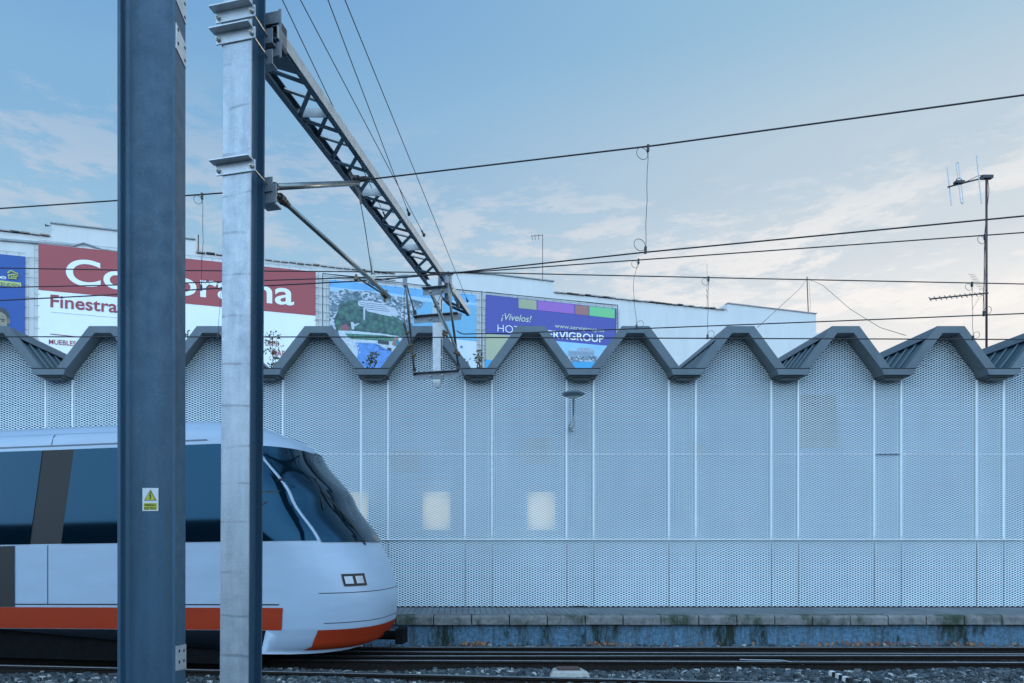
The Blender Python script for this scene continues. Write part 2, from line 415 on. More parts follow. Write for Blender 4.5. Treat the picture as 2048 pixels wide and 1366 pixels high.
left = lambda x, k: (.012*(x+1)**2*k if x < -1 else 0)
rail(curve(-11, 13, lambda x: 10.05+left(x, .4)), 'dark rail closest to the blue platform wall')
rail(curve(-11, 13, lambda x: 9.62-.022*(x+1)+left(x, .8)), 'second dark rail counted from the platform wall')
rail(curve(-11, 13, lambda x: 9.26+left(x, .8)+.004*x), 'third dark rail from the platform wall, in the middle of the bundle')
rail(curve(-11, 13, lambda x: 8.90-.020*(x+1)+left(x, .9)), 'fourth rail from the platform wall, bordering the open ballast')
rail(curve(-11, 13, lambda x: 7.86-.118*x*(1 if x > -2 else 1)), 'nearest rail, cutting across the bottom edge at a slant')
# check plates and chairs between the close rails
for i, x in enumerate([2.6, 4.3, 5.0, 7.2]):
    cb = MB(); cb.box((x,8.98,0),(x+.28,9.2,.075)); cb.tube((x+.07,9.08,.07),(x+.07,9.08,.10),.018,6); cb.tube((x+.21,9.08,.07),(x+.21,9.08,.10),.018,6)
    tag(cb.build('rail_chair', M_rail, loc=(x,9.08,0)), 'black bolted switch plate between the close rails', 'rail fitting', 'switch plates')
# concrete sleeper end with a rusty plate
sl = thing('sleeper_end', (1.25,8.0,0), 'pale concrete sleeper end carrying a rust-brown steel plate in the ballast', 'sleeper')
s_ = MB(); s_.hexa([(.98,7.92,0),(1.52,7.92,0),(1.50,8.25,0),(1.02,8.25,0),(1.05,7.95,.15),(1.46,7.95,.15),(1.42,8.2,.15),(1.09,8.2,.15)]); s_.build('concrete_block', mat('sleeper_concrete', (.42,.41,.38), .9, n_scale=20, n_amt=.2), sl, bevel=.02)
s_ = MB(); s_.box((1.12,7.99,.1505),(1.38,8.16,.172)); s_.build('steel_plate', mat('rusty_plate', (.10,.055,.045), .9, n_scale=30, n_amt=.4), sl)
# black and white striped marker
mk = thing('striped_marker', P(1680,1352,7.5), 'small black and white striped marker post lying in the ballast at the right', 'marker')
a, b = P(1661,1349,7.7)+Vector((0,0,.02)), P(1702,1362,7.4)
for i in range(6):
    q = MB(); q.bar(a+(b-a)*i/6, a+(b-a)*(i+1)/6, .05, .05)
    q.build('stripe', mat('marker_white', (.7,.7,.7), .6) if i % 2 == 0 else M_rubber, mk)
# signal cables lying on the sleepers
def cable(pts, r, label, m_=M_rubber):
    q = MB(); q.path([Vector(x) for x in pts], r, 6); o = q.build('track_cable', m_, loc=pts[0], smooth=True)
    tag(o, label, 'cable')
cable([P(1480,1319,8.75)+Vector((0,0,.0)), (3.7,8.82,.135),(4.1,8.76,.14),(4.5,8.8,.06),(5.2,8.82,.05)], .008, 'thin pale cable looping over the fourth rail', mat('pale_cable', (.3,.33,.36), .5))
# dry leaves along the foot of the wall
lf = MB(); rnd = random.Random(5)
for i in range(170):
    x = rnd.choice([rnd.uniform(-.6, 9), rnd.gauss(.2,.15), rnd.gauss(2.3,.2), rnd.gauss(6.2,.6), rnd.gauss(7.6,.5)]); y = 10.84-abs(rnd.gauss(0,.09)); z = .03+rnd.random()*.05
    a = rnd.uniform(0,6.28); s = rnd.uniform(.02,.045); t = rnd.uniform(-.8,.8)
    lf.face([(x+s*math.cos(a+k*1.2566)*(1 if k % 2 else .6), y+s*math.sin(a+k*1.2566)*.5, z+s*.8*math.sin(a+k*1.2566+t)) for k in range(5)], i % 3)
tag(lf.build('dry_leaves', [mat('leaf_brown', (.16,.075,.035), .8), mat('leaf_tan', (.22,.13,.07), .8), mat('leaf_red', (.12,.04,.025), .8)], flip=False), 'dry brown leaves blown along the foot of the blue platform wall', 'leaves', kind='stuff')

# ------------------------------------------------------------------ station building: mesh facade, folded roof
ZW, ZF = 12.0, 11.7
fx = lambda px: (px-X0)*ZF/F
fz = lambda py: EYE+(HZ-py)*ZF/F
val_px = [-334, -118, 97.6, 313, 529, 744.5, 958, 1166.5, 1376, 1586, 1797, 2007, 2218]
V_ = [fx(a) for a in val_px]
sb = thing('station_building', (0, ZW, .53), 'long white expanded-metal clad station building with a folded grey zigzag roof', 'building')
SW = .237
z_base, z_band, z_j2 = .545, EYE+11*ZW/F, EYE+(HZ-908)*ZW/F
k_ = ZF/ZW
CW, HH = .0945, .0202      # cell width and strand spacing of the expanded metal
def expanded(x0, x1, z0, z1, name, inside=None):
    mb = MB(); n = max(1, round((x1-x0)/CW)); cw = (x1-x0)/n; wv, dp, am = .0126, .005, HH/2
    rows = max(1, round((z1-z0)/HH)); hh = (z1-z0)/rows
    xs = []
    for c in range(n):
        for t, s in ((0,1),(.20,1),(.5,-1),(.70,-1)): xs.append((x0+(c+t)*cw, s))
    xs.append((x1, 1))
    V, Fc = mb.v, mb.f
    for r in range(rows):
        zc = z0+(r+.5)*hh; sg = 1 if r % 2 else -1; i0 = len(V)
        for x, s in xs:
            z = zc+sg*s*am*.92
            V.append((x, ZW-dp/2, z-wv/2)); V.append((x, ZW+dp/2, z+wv/2))
        for k in range(len(xs)-1):
            if inside:
                xm = (xs[k][0]+xs[k+1][0])/2
                if not inside(xm, zc): continue
            a = i0+2*k; Fc.append((a, a+2, a+3, a+1)); mb.m.append(0)
    return mb.build(name, M_mesh, sb, flip=False)
m_seam = MB()
for i in range(len(V_)-1):
    a, b = V_[i], V_[i+1]; c = (a+b)/2; nb_ = i+1
    xa, xb = a+SW, b-SW                        # wide bay between two narrow strips
    za = fz(749)                               # underside of the valley trim
    apex = fz(660)
    if i in (0, len(V_)-2) : pass
    expanded(xa+.006, xb-.006, z_base, z_band-.012, 'mesh_panel')
    expanded(xa+.006, xb-.006, z_band+.012, z_j2, 'mesh_panel')
    sl_ = (fz(665)-za)/((b-c)-.0-( .141+.25))
    def ins(x, z, c=c, hw=(b-a)/2): 
        t = (z-za)/(apex-za)
        if t < 0: return True
        return abs(x-c) < (hw-.20)*(1-t)+.17*t
    expanded(xa+.006, xb-.006, z_j2, apex, 'mesh_panel', ins)
    for (q0, q1) in ((z_base, z_band-.012), (z_band+.012, z_j2), (z_j2, za+.02)):
        expanded(a-SW+.004, a+SW-.004, q0, q1, 'mesh_strip')
# light edge profiles beside each strip, and the two horizontal joints
for i in range(len(V_)):
    a = V_[i]
    for s in (-1, 1):
        e = MB(); x = a+s*SW
        e.box((x-.011, ZW-.014, z_band+.008), (x+.011, ZW+.035, fz(752)))
        eo = e.build('edge_profile', M_trim, sb)
        e = MB(); e.box((x-.0038, ZW-.004, z_base-.01), (x+.0038, ZW+.035, z_band-.008)); e.box((x-.022, ZW+.004, z_band+.008), (x-.0115, ZW+.03, fz(752)))
        e.build('open_joint', M_fascia, eo)
e = MB(); e.box((V_[0], ZW-.028, z_band-.008), (V_[-1], ZW+.03, z_band+.008)); e.build('joint_profile', M_trim, sb)
e = MB(); e.box((V_[0], ZW-.002, z_band-.011), (V_[-1], ZW+.02, z_band-.0085)); e.build('joint_shadow_gap', M_fascia, sb)
e = MB(); e.box((V_[0], ZW-.008, z_j2-.004), (V_[-1], ZW+.01, z_j2+.004)); e.build('upper_joint', M_trim, sb)
e = MB(); e.box((V_[10]-SW+.02, ZW-.026, z_j2-.008), (V_[10]+SW-.02, ZW-.012, z_j2+.002)); e.build('strip_joint', M_fascia, sb)
e = MB(); e.box((V_[0], ZW-.0, .50), (V_[-1], ZW+.03, .54)); e.build('base_gap', M_gap, sb)
e = MB()
for dx in (1180,): e.box((P(1145,1215,ZW).x, ZW-.03, .532), (P(1172,1215,ZW).x, ZW, .55))
e.build('base_clip', M_gap, sb)
# backing wall with gable tops, and the windows behind the mesh
bw = MB(); ZB = ZW+.16
bw.box((V_[0], ZB, .5), (V_[-1], ZB+.2, fz(748)))
for i in range(len(V_)-1):
    a, b = V_[i], V_[i+1]; c = (a+b)/2
    bw.prism([(a+.2, ZB, fz(748)), (b-.2, ZB, fz(748)), (c+.18, ZB, fz(664)), (c-.18, ZB, fz(664))], (0, .2, 0))
bw.build('backing_wall', M_back, sb)
def m_litwin():      # lit pane; its glow is painted to fade from the middle to the edges
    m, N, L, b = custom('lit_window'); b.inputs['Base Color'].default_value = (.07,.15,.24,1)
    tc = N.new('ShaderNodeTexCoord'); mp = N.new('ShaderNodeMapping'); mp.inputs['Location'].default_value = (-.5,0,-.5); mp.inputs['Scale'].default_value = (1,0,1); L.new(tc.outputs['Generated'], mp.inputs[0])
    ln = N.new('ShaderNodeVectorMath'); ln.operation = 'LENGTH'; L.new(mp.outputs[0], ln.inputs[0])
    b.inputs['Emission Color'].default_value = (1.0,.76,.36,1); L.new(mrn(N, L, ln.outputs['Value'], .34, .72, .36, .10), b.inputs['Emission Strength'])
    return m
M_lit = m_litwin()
M_dkw = mat('dark_window', (.003,.008,.014), .4, spec=.05); M_dim = mat('dim_window', (.022,.06,.11), .5, spec=.1)
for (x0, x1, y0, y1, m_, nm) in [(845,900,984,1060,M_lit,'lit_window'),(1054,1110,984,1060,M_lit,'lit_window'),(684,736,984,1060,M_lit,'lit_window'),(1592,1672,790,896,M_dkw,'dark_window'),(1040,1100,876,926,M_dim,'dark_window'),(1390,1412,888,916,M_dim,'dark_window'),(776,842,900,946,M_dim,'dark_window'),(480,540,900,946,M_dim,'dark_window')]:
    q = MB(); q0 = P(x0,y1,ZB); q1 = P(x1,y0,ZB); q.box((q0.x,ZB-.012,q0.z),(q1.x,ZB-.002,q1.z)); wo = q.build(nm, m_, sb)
    q = MB()
    for u in ((q0.x-.03,q0.x),(q1.x,q1.x+.03)): q.box((u[0],ZB-.03,q0.z),(u[1],ZB-.001,q1.z))
    for u in ((q0.z-.03,q0.z),(q1.z,q1.z+.03)): q.box((q0.x-.03,ZB-.03,u[0]),(q1.x+.03,ZB-.001,u[1]))
    q.build('window_frame', M_back, wo)
# folded roof: per gable a front fascia, soffit, roof slopes with ribs and a ridge cap
RB = 21.0
for i in range(len(V_)-1):
    a, b = V_[i], V_[i+1]; c = (a+b)/2; hw = (b-a)/2; u = ZF/F
    OT, IT = 27.5*u, 16.5*u                    # half widths of the flat top, outer and inner
    ob = hw-14*u; ib = hw-34*u; ib2 = hw-29.5*u
    zt, zi, zv, zv2 = fz(652), fz(665.5), fz(738), fz(749.5)
    fr = MB()
    outer = [(-ob, zv), (-OT, zt), (OT, zt), (ob, zv)]; inner = [(-ib, zv), (-IT, zi), (IT, zi), (ib, zv)]
    for k in range(3):
        quad = [(c+outer[k][0], ZF, outer[k][1]), (c+outer[k+1][0], ZF, outer[k+1][1]), (c+inner[k+1][0], ZF, inner[k+1][1]), (c+inner[k][0], ZF, inner[k][1])]
        fr.prism(quad, (0, .05, 0))
    fr.build('gable_fascia', M_fascia, sb)
    sf = MB()     # soffit from the inner edge back to the mesh
    ch = [(-ib2, zv2), (-ib, zv), (-IT, zi), (IT, zi), (ib, zv), (ib2, zv2)]
    for k in range(5):
        (p0, q0), (p1, q1) = ch[k], ch[k+1]
        n_ = Vector((-(q1-q0), 0, (p1-p0))).normalized()*.02
        A, B_ = Vector((c+p0, ZF+.0505, q0)), Vector((c+p1, ZF+.0505, q1)); D = Vector((0, ZB-ZF-.055, 0))
        sf.hexa([A, B_, B_+D, A+D, A+n_, B_+n_, B_+D+n_, A+D+n_])
    sf.build('soffit', M_soffit, sb)
    # drip moulding where the soffit meets the mesh
    rf = MB(); zr = zt-.055
    for s in (-1, 1):
        rf.face([(c+s*(OT-.02), ZF+.05, zr), (c+s*ob, ZF+.05, zr-(zt-zv)), (c+s*ob, RB, zr-(zt-zv)), (c+s*(OT-.02), RB, zr)])
        sdv = Vector((s*(ob-OT), 0, zv-zt)); nv = Vector((-s*(zv-zt), 0, ob-OT)).normalized()*s
        if nv.z < 0: nv = -nv
        y = ZF+.13
        while y < RB:
            A = Vector((c+s*(OT-.0), y, zr-.012)); B_ = A+sdv*.99
            wy = Vector((0, .010, 0)); wt = Vector((0, .026, 0))
            rf.hexa([A-wt*.5, B_-wt*.5, B_+wt*.5, A+wt*.5, A-wy*.5+nv*.022, B_-wy*.5+nv*.022, B_+wy*.5+nv*.022, A+wy*.5+nv*.022], 1)
            y += .25
    rf.face([(c+ob, ZF+.05, zv-.056), (c+hw, ZF+.05, zv-.056), (c+hw, RB, zv-.056), (c+ob, RB, zv-.056)]); rf.face([(c-hw, ZF+.05, zv-.056), (c-ob, ZF+.05, zv-.056), (c-ob, RB, zv-.056), (c-hw, RB, zv-.056)])
    rf.build('roof_slope', [M_roof, M_fascia], sb, flip=False)
    cp = MB()
    for s in (-1, 1):
        sdv = Vector((s*(ob-OT), 0, zv-zt)).normalized()*.22
        A = Vector((c, ZF+.051, zt-.003)); T = Vector((c+s*OT, ZF+.051, zt-.003)); E = T+sdv
        D = Vector((0, RB-ZF, 0)); dn = Vector((0,0,-.012))
        if s == 1: cp.hexa([A+dn+Vector((-OT,0,0)), T+dn, T+dn+D, A+dn+D+Vector((-OT,0,0)), A+Vector((-OT,0,0)), T, T+D, A+D+Vector((-OT,0,0))])
        cp.hexa([T+dn, E+dn, E+dn+D, T+dn+D, T, E, E+D, T+D])
    cp.build('ridge_cap', M_fascia, sb)
    bh = MB(); bh.prism([(c-hw, RB, fz(749)), (c+hw, RB, fz(749)), (c+OT, RB, zt-.05), (c-OT, RB, zt-.05)], (0, .1, 0)); bh.build('rear_gable', M_soffit, sb)
for i in range(len(V_)):
    a = V_[i]; u = ZF/F; zv, zv2 = fz(738), fz(749.5)
    vt = MB()
    vt.prism([(a-34*u, ZF-.012, zv), (a+34*u, ZF-.012, zv), (a+29.5*u, ZF-.012, zv2), (a-29.5*u, ZF-.012, zv2)], (0, .06, 0))
    vt.build('valley_trim', M_fascia, sb)
    vt = MB(); vt.box((a-34*u, ZF-.016, zv+.001), (a+34*u, ZF+.05, zv+.014)); vt.build('gutter_lip', M_gap, sb)
    vt = MB(); vt.box((a-26*u, ZF+.051, zv2-.02), (a+26*u, ZB-.01, zv2+.01)); vt.box((a-18*u, ZF+.10, zv2-.05), (a+18*u, ZW-.03, zv2-.021)); vt.build('valley_soffit', M_soffit, sb)
# wall lamp
lp = P(1147, 789, 11.55)
lamp = thing('wall_lamp', P(1143,856,11.95), 'grey disc-headed lamp on a short curved arm fixed to the mesh wall', 'lamp')
q = MB(); q.lathe(lp, (0,0,1), [(.02,-.035),(.13,-.035),(.165,-.022),(.192,.0),(.185,.018),(.12,.045),(.05,.055),(.01,.056)], 28); q.build('lamp_head', M_fascia, lamp, smooth=True)
q = MB(); q.lathe(lp+Vector((0,0,-.036)), (0,0,-1), [(.02,0),(.11,0),(.10,.012),(.02,.014)], 24); q.build('lamp_glass', mat('lamp_diffuser', (.35,.42,.42), .15), lamp, smooth=True)
q = MB(); q.tube(P(1147,797,11.55), P(1147,833,11.6), .018, 10, r2=.012); q.build('stem', M_fascia, lamp, smooth=True)
q = MB(); q.path([P(1148,832,11.6), P(1149,845,11.62), P(1148,853,11.7), P(1143,856,11.95)], .019, 10); q.box(P(1139,850,11.93), P(1146,862,12.0)); q.build('arm', M_galv, lamp)
q = MB(); q.ring(P(1141,853,11.86), .03, .005, (1,0,0), (0,0,1)); q.path([P(1147,838,11.62),P(1141,846,11.75),P(1139,858,11.93)], .004, 6); q.build('cable_loop', M_rubber, lamp)

# ------------------------------------------------------------------ train at the platform
TH = R(9.1); eu = Vector((math.cos(TH), -math.sin(TH), 0)); ev = Vector((math.sin(TH), math.cos(TH), 0))
NEAR = Vector((-1.13, 8.02, 0)); LEN = 9.0; HWD = 1.08
train = thing('train', NEAR+ev*HWD+eu*(-4), 'white electric train with an orange stripe and a dark window band entering from the left', 'train')
def interp(tab, z):
    if z <= tab[0][0]: return tab[0][1]
    for (a, fa), (b, fb) in zip(tab, tab[1:]):
        if z <= b:
            t = (z-a)/(b-a); t = t*t*(3-2*t)*.5+t*.5; return fa+(fb-fa)*t
    return tab[-1][1]
SN = [(.28,-.35),(.38,-.10),(.60,.0),(.95,.02),(1.3,-.06),(1.62,-.22),(2.2,-.60),(2.86,-1.08),(3.0,-1.25),(3.16,-1.62),(3.28,-2.1)]
INS = [(.28,.10),(.40,.04),(.62,0),(1.6,0),(2.85,.045),(3.02,.09),(3.14,.20),(3.22,.42),(3.28,.75)]
def surf(t, z, off=0.):     # t<0: metres behind the corner on the near side; 0..1 round the nose; >1 far side
    s = interp(SN, z); ins = interp(INS, z); hw = HWD-ins; Rn = 1.05*(.55+.45*min(1, hw/1.05)); n = 2.7
    if t <= 0: u, v = s-Rn+t, -hw-off
    elif t >= 1: u, v = s-Rn-(t-1), hw+off
    else:
        ph = math.pi*t; cs, sn_ = math.cos(ph), math.sin(ph)
        v = -(hw+off)*math.copysign(abs(cs)**(2/n), cs); u = s-Rn+(Rn+off)*abs(sn_)**(2/n)
    p_ = NEAR+ev*(HWD+v)+eu*u; p_.z = z+.012*(u+2)+0
    return p_
def tu(u, z):      # parameter of the point at a fixed distance u behind the nose, on the near side
    s_ = interp(SN, z); ins = interp(INS, z); hw = HWD-ins; return u-(s_-1.05*(.55+.45*min(1, hw/1.05)))
def patch(name, t0, t1, z0, z1, off, m_, nt_=20, nz=10, parent=train, u0=0, tf=None, smooth=True):
    mb = MB()
    if max((t0, t1) if tf is None else tf((z0+z1)/2)) > .02 and nt_ > 2: nt_ = max(nt_, 60)
    for j in range(nz+1):
        z = z0+(z1-z0)*j/nz
        a, b = (t0, t1) if tf is None else tf(z)
        for i in range(nt_+1):
            mb.v.append(tuple(surf(a+(b-a)*i/nt_, z, off)))
    for j in range(nz):
        for i in range(nt_):
            k = j*(nt_+1)+i; mb.f.append((k, k+1, k+nt_+2, k+nt_+1)); mb.m.append(0)
    return mb.build(name, m_, parent, smooth=smooth, flip=False)
def tlist(): return [-LEN, -6, -4, -3, -2, -1, -.5, -.2]+[(i/90) for i in range(91)]+[1.2, 1.5, 2, 3, 4, 5, 7, 1+LEN]
body = MB(); ts = tlist(); zs = [.28,.34,.40,.5,.585,.60,.7,.8,.9,1.0,1.1,1.2,1.3,1.4,1.5,1.6,1.7,1.8,1.9,2.0,2.1,2.2,2.3,2.4,2.5,2.6,2.7,2.8,2.88,2.95,3.02,3.08,3.13,3.17,3.2,3.24,3.28]
for z in zs:
    for t in ts:
        tt = t
        zz = z
        if z < .58 and (t < -.15 or t > 1.15): zz = .58+(z-.58)*.0+(.0)     # skirt stops higher along the side
        body.v.append(tuple(surf(tt, zz)))
nt_ = len(ts)
for j in range(len(zs)-1):
    for i in range(nt_-1):
        k = j*nt_+i; body.f.append((k, k+1, k+nt_+1, k+nt_)); body.m.append(0)
body.f.append(tuple(range(nt_)));  body.m.append(0)
body.f.append(tuple((len(zs)-1)*nt_+i for i in range(nt_)));  body.m.append(0)
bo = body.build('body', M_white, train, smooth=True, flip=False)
gl = patch('side_window', -2.9, .20, 1.66, 2.86, .009, M_glass, 30, 12, tf=lambda z: (tu(-3.86-(2.86-z)*.12, z), .17))
gl = patch('side_window', -7, -3.1, 1.66, 2.86, .009, M_glass, 12, 12, tf=lambda z: (tu(-9.5, z), tu(-4.31-(2.86-z)*.12, z)))
pl = patch('door_pillar', -3.1, -2.62, 1.66, 2.86, .003, M_rubber, 4, 10, tf=lambda z: (tu(-4.32-(2.86-z)*.12, z), tu(-3.85-(2.86-z)*.12, z)))
ws = patch('windscreen', .22, .78, 1.64, 2.84, .010, M_glass, 60, 24, tf=lambda z: (.185, .815))
hd = patch('roof_seam', -LEN, .05, 3.075, 3.088, .003, mat('seam_grey', (.35,.42,.52), .5), 30, 1)
patch('roof_seam', -LEN, .02, 2.905, 2.925, .004, mat('seam_dark', (.10,.13,.17), .5), 30, 1)
os_ = patch('orange_stripe', -LEN, .12, .585, .855, .005, M_orange, 30, 4, tf=lambda z: (-LEN, .0))
patch('lower_seam', -LEN, -.05, .885, .900, .004, M_rubber, 30, 1)
patch('front_orange_band', .10, .90, .33, .585, .006, M_orange, 30, 5)
for tt in (.27, .73):
    hl = patch('headlight_housing', tt-.06, tt+.06, 1.10, 1.25, .008, M_rubber, 8, 4)
    for dt_ in (-.033, .022):
        patch('headlight', tt+dt_-.018, tt+dt_+.022, 1.13, 1.22, .016, mat('headlight_glass', (.34,.38,.42), .12, coat=1), 6, 4, parent=hl)
wp_ = MB(); wp_.path([surf(.42, 1.60, .02), surf(.40, 1.9, .035), surf(.34, 2.3, .03)], .012, 6); wp_.path([surf(.30, 2.05, .025), surf(.36, 2.45, .025)], .009, 6); wp_.build('wiper', M_rubber, train)
bl = patch('gangway_bellows', -LEN, -4.0, .86, 1.64, .008, M_rubber, 16, 4, tf=lambda z: (-LEN, tu(-4.67, z)))
M_seam = mat('panel_joint', (.05,.06,.08), .6)
for ud in (-1.55, -2.85, -4.20):       # upright panel joints and the cab door
    patch('panel_joint', 0, 0, .89, 1.645, .003, M_seam, 1, 8, tf=lambda z, ud=ud: (tu(ud-.006, z), tu(ud+.006, z)))
    patch('panel_joint', 0, 0, 2.93, 3.07, .003, M_seam, 1, 4, tf=lambda z, ud=ud: (tu(ud-.006, z), tu(ud+.006, z)))
patch('window_divider', 0, 0, 1.66, 2.86, .012, M_rubber, 2, 8, tf=lambda z: (tu(-1.62, z), tu(-1.54, z)))
patch('window_divider', 0, 0, 1.66, 2.86, .012, M_rubber, 2, 8, tf=lambda z: (tu(-2.90, z), tu(-2.82, z)))
patch('front_joint', .10, .90, 1.02, 1.03, .003, M_seam, 40, 1)
patch('front_joint', .12, .88, .66, .67, .003, M_seam, 40, 1)
# underframe and bogies
def T(u, v, z): 
    q_ = NEAR+ev*(HWD+v)+eu*u; q_.z = z; return q_
uf = MB(); uf.obox(T(-9.5,-.97,.15), eu*8.0, ev*1.94, Vector((0,0,.43))); uf.build('underframe', M_blk, train)
for uc in (-2.6, -6.6):
    bg_ = MB(); bg_.obox(T(uc-.85,-.80,.28), eu*1.7, ev*.14, Vector((0,0,.16))); bg_.obox(T(uc-.85,.66,.28), eu*1.7, ev*.14, Vector((0,0,.16)))
    for z in (.20,.40): bg_.tube(T(uc-.9,-.84,z), T(uc+.9,-.84,z), .014, 8)
    bgo = bg_.build('bogie', M_blk, train)
    for du in (-.6, .6):
        for v in (-.60, .48):
            wl = MB(); wl.lathe(T(uc+du, v, .42), ev, [(.05,0),(.28,0),(.29,.02),(.29,.08),(.31,.10),(.31,.12),(.05,.12)], 28); wl.build('wheel', M_rail, bgo, smooth=False)
cu = MB(); cu.tube(T(-.5,0,.42), T(.12,0,.42), .06, 10); cu.obox(T(.1,-.14,.32), eu*.1, ev*.28, Vector((0,0,.2))); cu.build('coupler', M_blk, train)

# ------------------------------------------------------------------ masts
AZ = math.atan(.243); ea = Vector((math.cos(AZ), -math.sin(AZ), 0)); eb = Vector((math.sin(AZ), math.cos(AZ), 0)); UP = Vector((0,0,1))
# dark mast (I section, web towards the camera)
ZM = 3.53
m1 = thing('catenary_mast', P(290,1700,ZM).xy.to_3d(), 'broad dark blue-grey steel mast with a small warning sign on its web', 'mast')
xa, xb = (234.5-X0)*ZM/F, (350.8-X0)*ZM/F; tf_, DP = .0165, .13; TOP = 7.2
prof = [(xa,ZM),(xa+tf_,ZM)]
def fil(cx, cy, r, a0, a1, n=5): return [(cx+r*math.cos(a0+(a1-a0)*i/n), cy+r*math.sin(a0+(a1-a0)*i/n)) for i in range(n+1)]
yw0, yw1 = ZM+DP/2-.006, ZM+DP/2+.006; r = .022
prof += fil(xa+tf_+r, yw0-r, r, math.pi, math.pi/2)+fil(xb-tf_-r, yw0-r, r, math.pi/2, 0)
prof += [(xb-tf_,ZM),(xb,ZM),(xb,ZM+DP),(xb-tf_,ZM+DP)]+fil(xb-tf_-r, yw1+r, r, 0, -math.pi/2)+fil(xa+tf_+r, yw1+r, r, -math.pi/2, -math.pi)+[(xa+tf_,ZM+DP),(xa,ZM+DP)]
q = MB(); q.prism([(a_, b_, -.02) for a_, b_ in prof], (0,0,TOP+.02)); q.build('i_beam', M_mast_dk, m1, bevel=.0015)
def fplate(ys, nm, holes):     # light plates on the outer flange face; ys: z at front edge and at rear edge (bottom, top)
    (f0, f1), (r0, r1) = ys
    zf = lambda y: EYE+(HZ-y)*ZM/F; zr_ = lambda y: EYE+(HZ-y)*(ZM+DP)/F
    q = MB(); x = xb+.001
    q.prism([(x,ZM+.001,zf(f1)),(x,ZM+.001,zf(f0)),(x,ZM+DP-.001,zr_(r0)),(x,ZM+DP-.001,zr_(r1))], (.003,0,0)); po = q.build(nm, M_galv, m1)
    for (t, y) in holes:
        d = ZM+DP*t; z = EYE+(HZ-y)*d/F
        q = MB(); q.tube((x+.0031,d,z),(x+.0045,d,z),.0085,10); q.build('bolt_hole', M_gap, po)
fplate(((0,-40),(50,-40)), 'splice_plate', [(.85,8),(.85,35)])
fplate(((95,45),(138,92)), 'splice_plate', [(.2,60),(.2,87),(.85,96),(.85,121)])
fplate(((1342,1292),(1338,1288)), 'splice_plate', [(.3,1302),(.75,1301),(.3,1324),(.75,1321)])
# warning sign on the web
ZS = yw0-.002
sg = thing('warning_sign', P(301,1022,ZS), 'small white and yellow electrical hazard sign stuck on the dark mast', 'sign')
def flat(pts, y, m_, nm, parent, th=.0008): 
    q = MB(); q.prism([(P(a_,b_,ZS).x, y, P(a_,b_,ZS).z) for a_, b_ in pts], (0,th,0)); return q.build(nm, m_, parent)
M_yel = mat('sign_yellow', (.46,.46,.03), .5); M_sw = mat('sign_white', (.62,.64,.66), .5); M_blk2 = mat('print_black', (.015,.02,.015), .6)
flat([(285,976),(317,976),(317,1022),(285,1022)], ZS-.001, M_sw, 'sign_plate', sg)
flat([(301,979),(313.5,1001),(289,1001)], ZS-.0022, M_blk2, 'triangle_border', sg)
flat([(301,981.2),(311.6,1000),(290.8,1000)], ZS-.0034, M_yel, 'triangle', sg)
flat([(301.6,984),(298.6,991.5),(300.8,991.5),(299.8,996.6),(298.8,996.2),(301.0,998.8),(303,996),(301.8,996.2),(303.2,990),(301,990),(303.4,984)], ZS-.0046, M_blk2, 'lightning_arrow', sg)
flat([(288,1006),(314,1006),(314,1019.5),(288,1019.5)], ZS-.0022, M_yel, 'text_panel', sg)

def text(body_, origin, ux, uz, height, m_, parent, name='lettering', width=None, off=0., ext=.001, shear=0., align='LEFT'):
    """writing laid in the plane spanned by ux (along) and uz (up) from the origin; height is the cap height"""
    cu_ = bpy.data.curves.new(name, 'FONT'); cu_.body = body_; cu_.size = 1; cu_.offset = off; cu_.extrude = 0; cu_.shear = shear; cu_.align_x = align
    t = bpy.data.objects.new(name, cu_); col.objects.link(t)
    dg = bpy.context.evaluated_depsgraph_get(); me = bpy.data.meshes.new_from_object(t.evaluated_get(dg))
    bpy.data.objects.remove(t)
    xs = [v.co.x for v in me.vertices]; w_ = max(xs)-min(xs); x0 = min(xs)
    k = height/.73; kx = (width/w_) if width else k
    ux, uz, O = Vector(ux).normalized(), Vector(uz).normalized(), Vector(origin); off_ = wpos(parent)
    for v in me.vertices: v.co = O+ux*((v.co.x-x0)*kx)+uz*(v.co.y*k)-off_
    me.materials.clear(); me.materials.append(m_)
    o = bpy.data.objects.new(name, me); col.objects.link(o); o.parent = parent
    return o
text('RIESGO', (P(290,1012,ZS).x, ZS-.0034, P(0,1012,ZS).z), (1,0,0), (0,0,1), 4.6*ZS/F, M_blk2, sg, width=22*ZS/F, off=.02)
text('ELÉCTRICO', (P(289.5,1018.6,ZS).x, ZS-.0034, P(0,1018.6,ZS).z), (1,0,0), (0,0,1), 4.6*ZS/F, M_blk2, sg, width=23*ZS/F, off=.02)
# light mast (H section), turned with the track
FR = Vector(((503-X0)*5.0/F, 5.0, 0)); WD, DD = .232, .20
m2 = thing('catenary_mast', FR-ea*WD/2+eb*DD/2, 'bright galvanised steel mast that carries the lattice beam and the near cantilever', 'mast')
def lean(z): return ea*(-.0062*(EYE+3.9-z))
q = MB()
def slab(a0, a1, b0, b1):
    bt = [FR-ea*WD+ea*a+eb*b for a, b in ((a0,b0),(a1,b0),(a1,b1),(a0,b1))]
    q.hexa([p_+lean(0)+UP*-.02 for p_ in bt]+[p_+lean(7)+UP*7 for p_ in bt])
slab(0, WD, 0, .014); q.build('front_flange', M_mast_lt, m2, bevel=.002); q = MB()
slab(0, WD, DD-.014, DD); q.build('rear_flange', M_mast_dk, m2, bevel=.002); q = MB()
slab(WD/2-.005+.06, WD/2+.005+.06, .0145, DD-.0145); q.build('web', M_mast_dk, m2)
def MP(a, b, z): return FR-ea*WD+ea*a+eb*b+UP*z
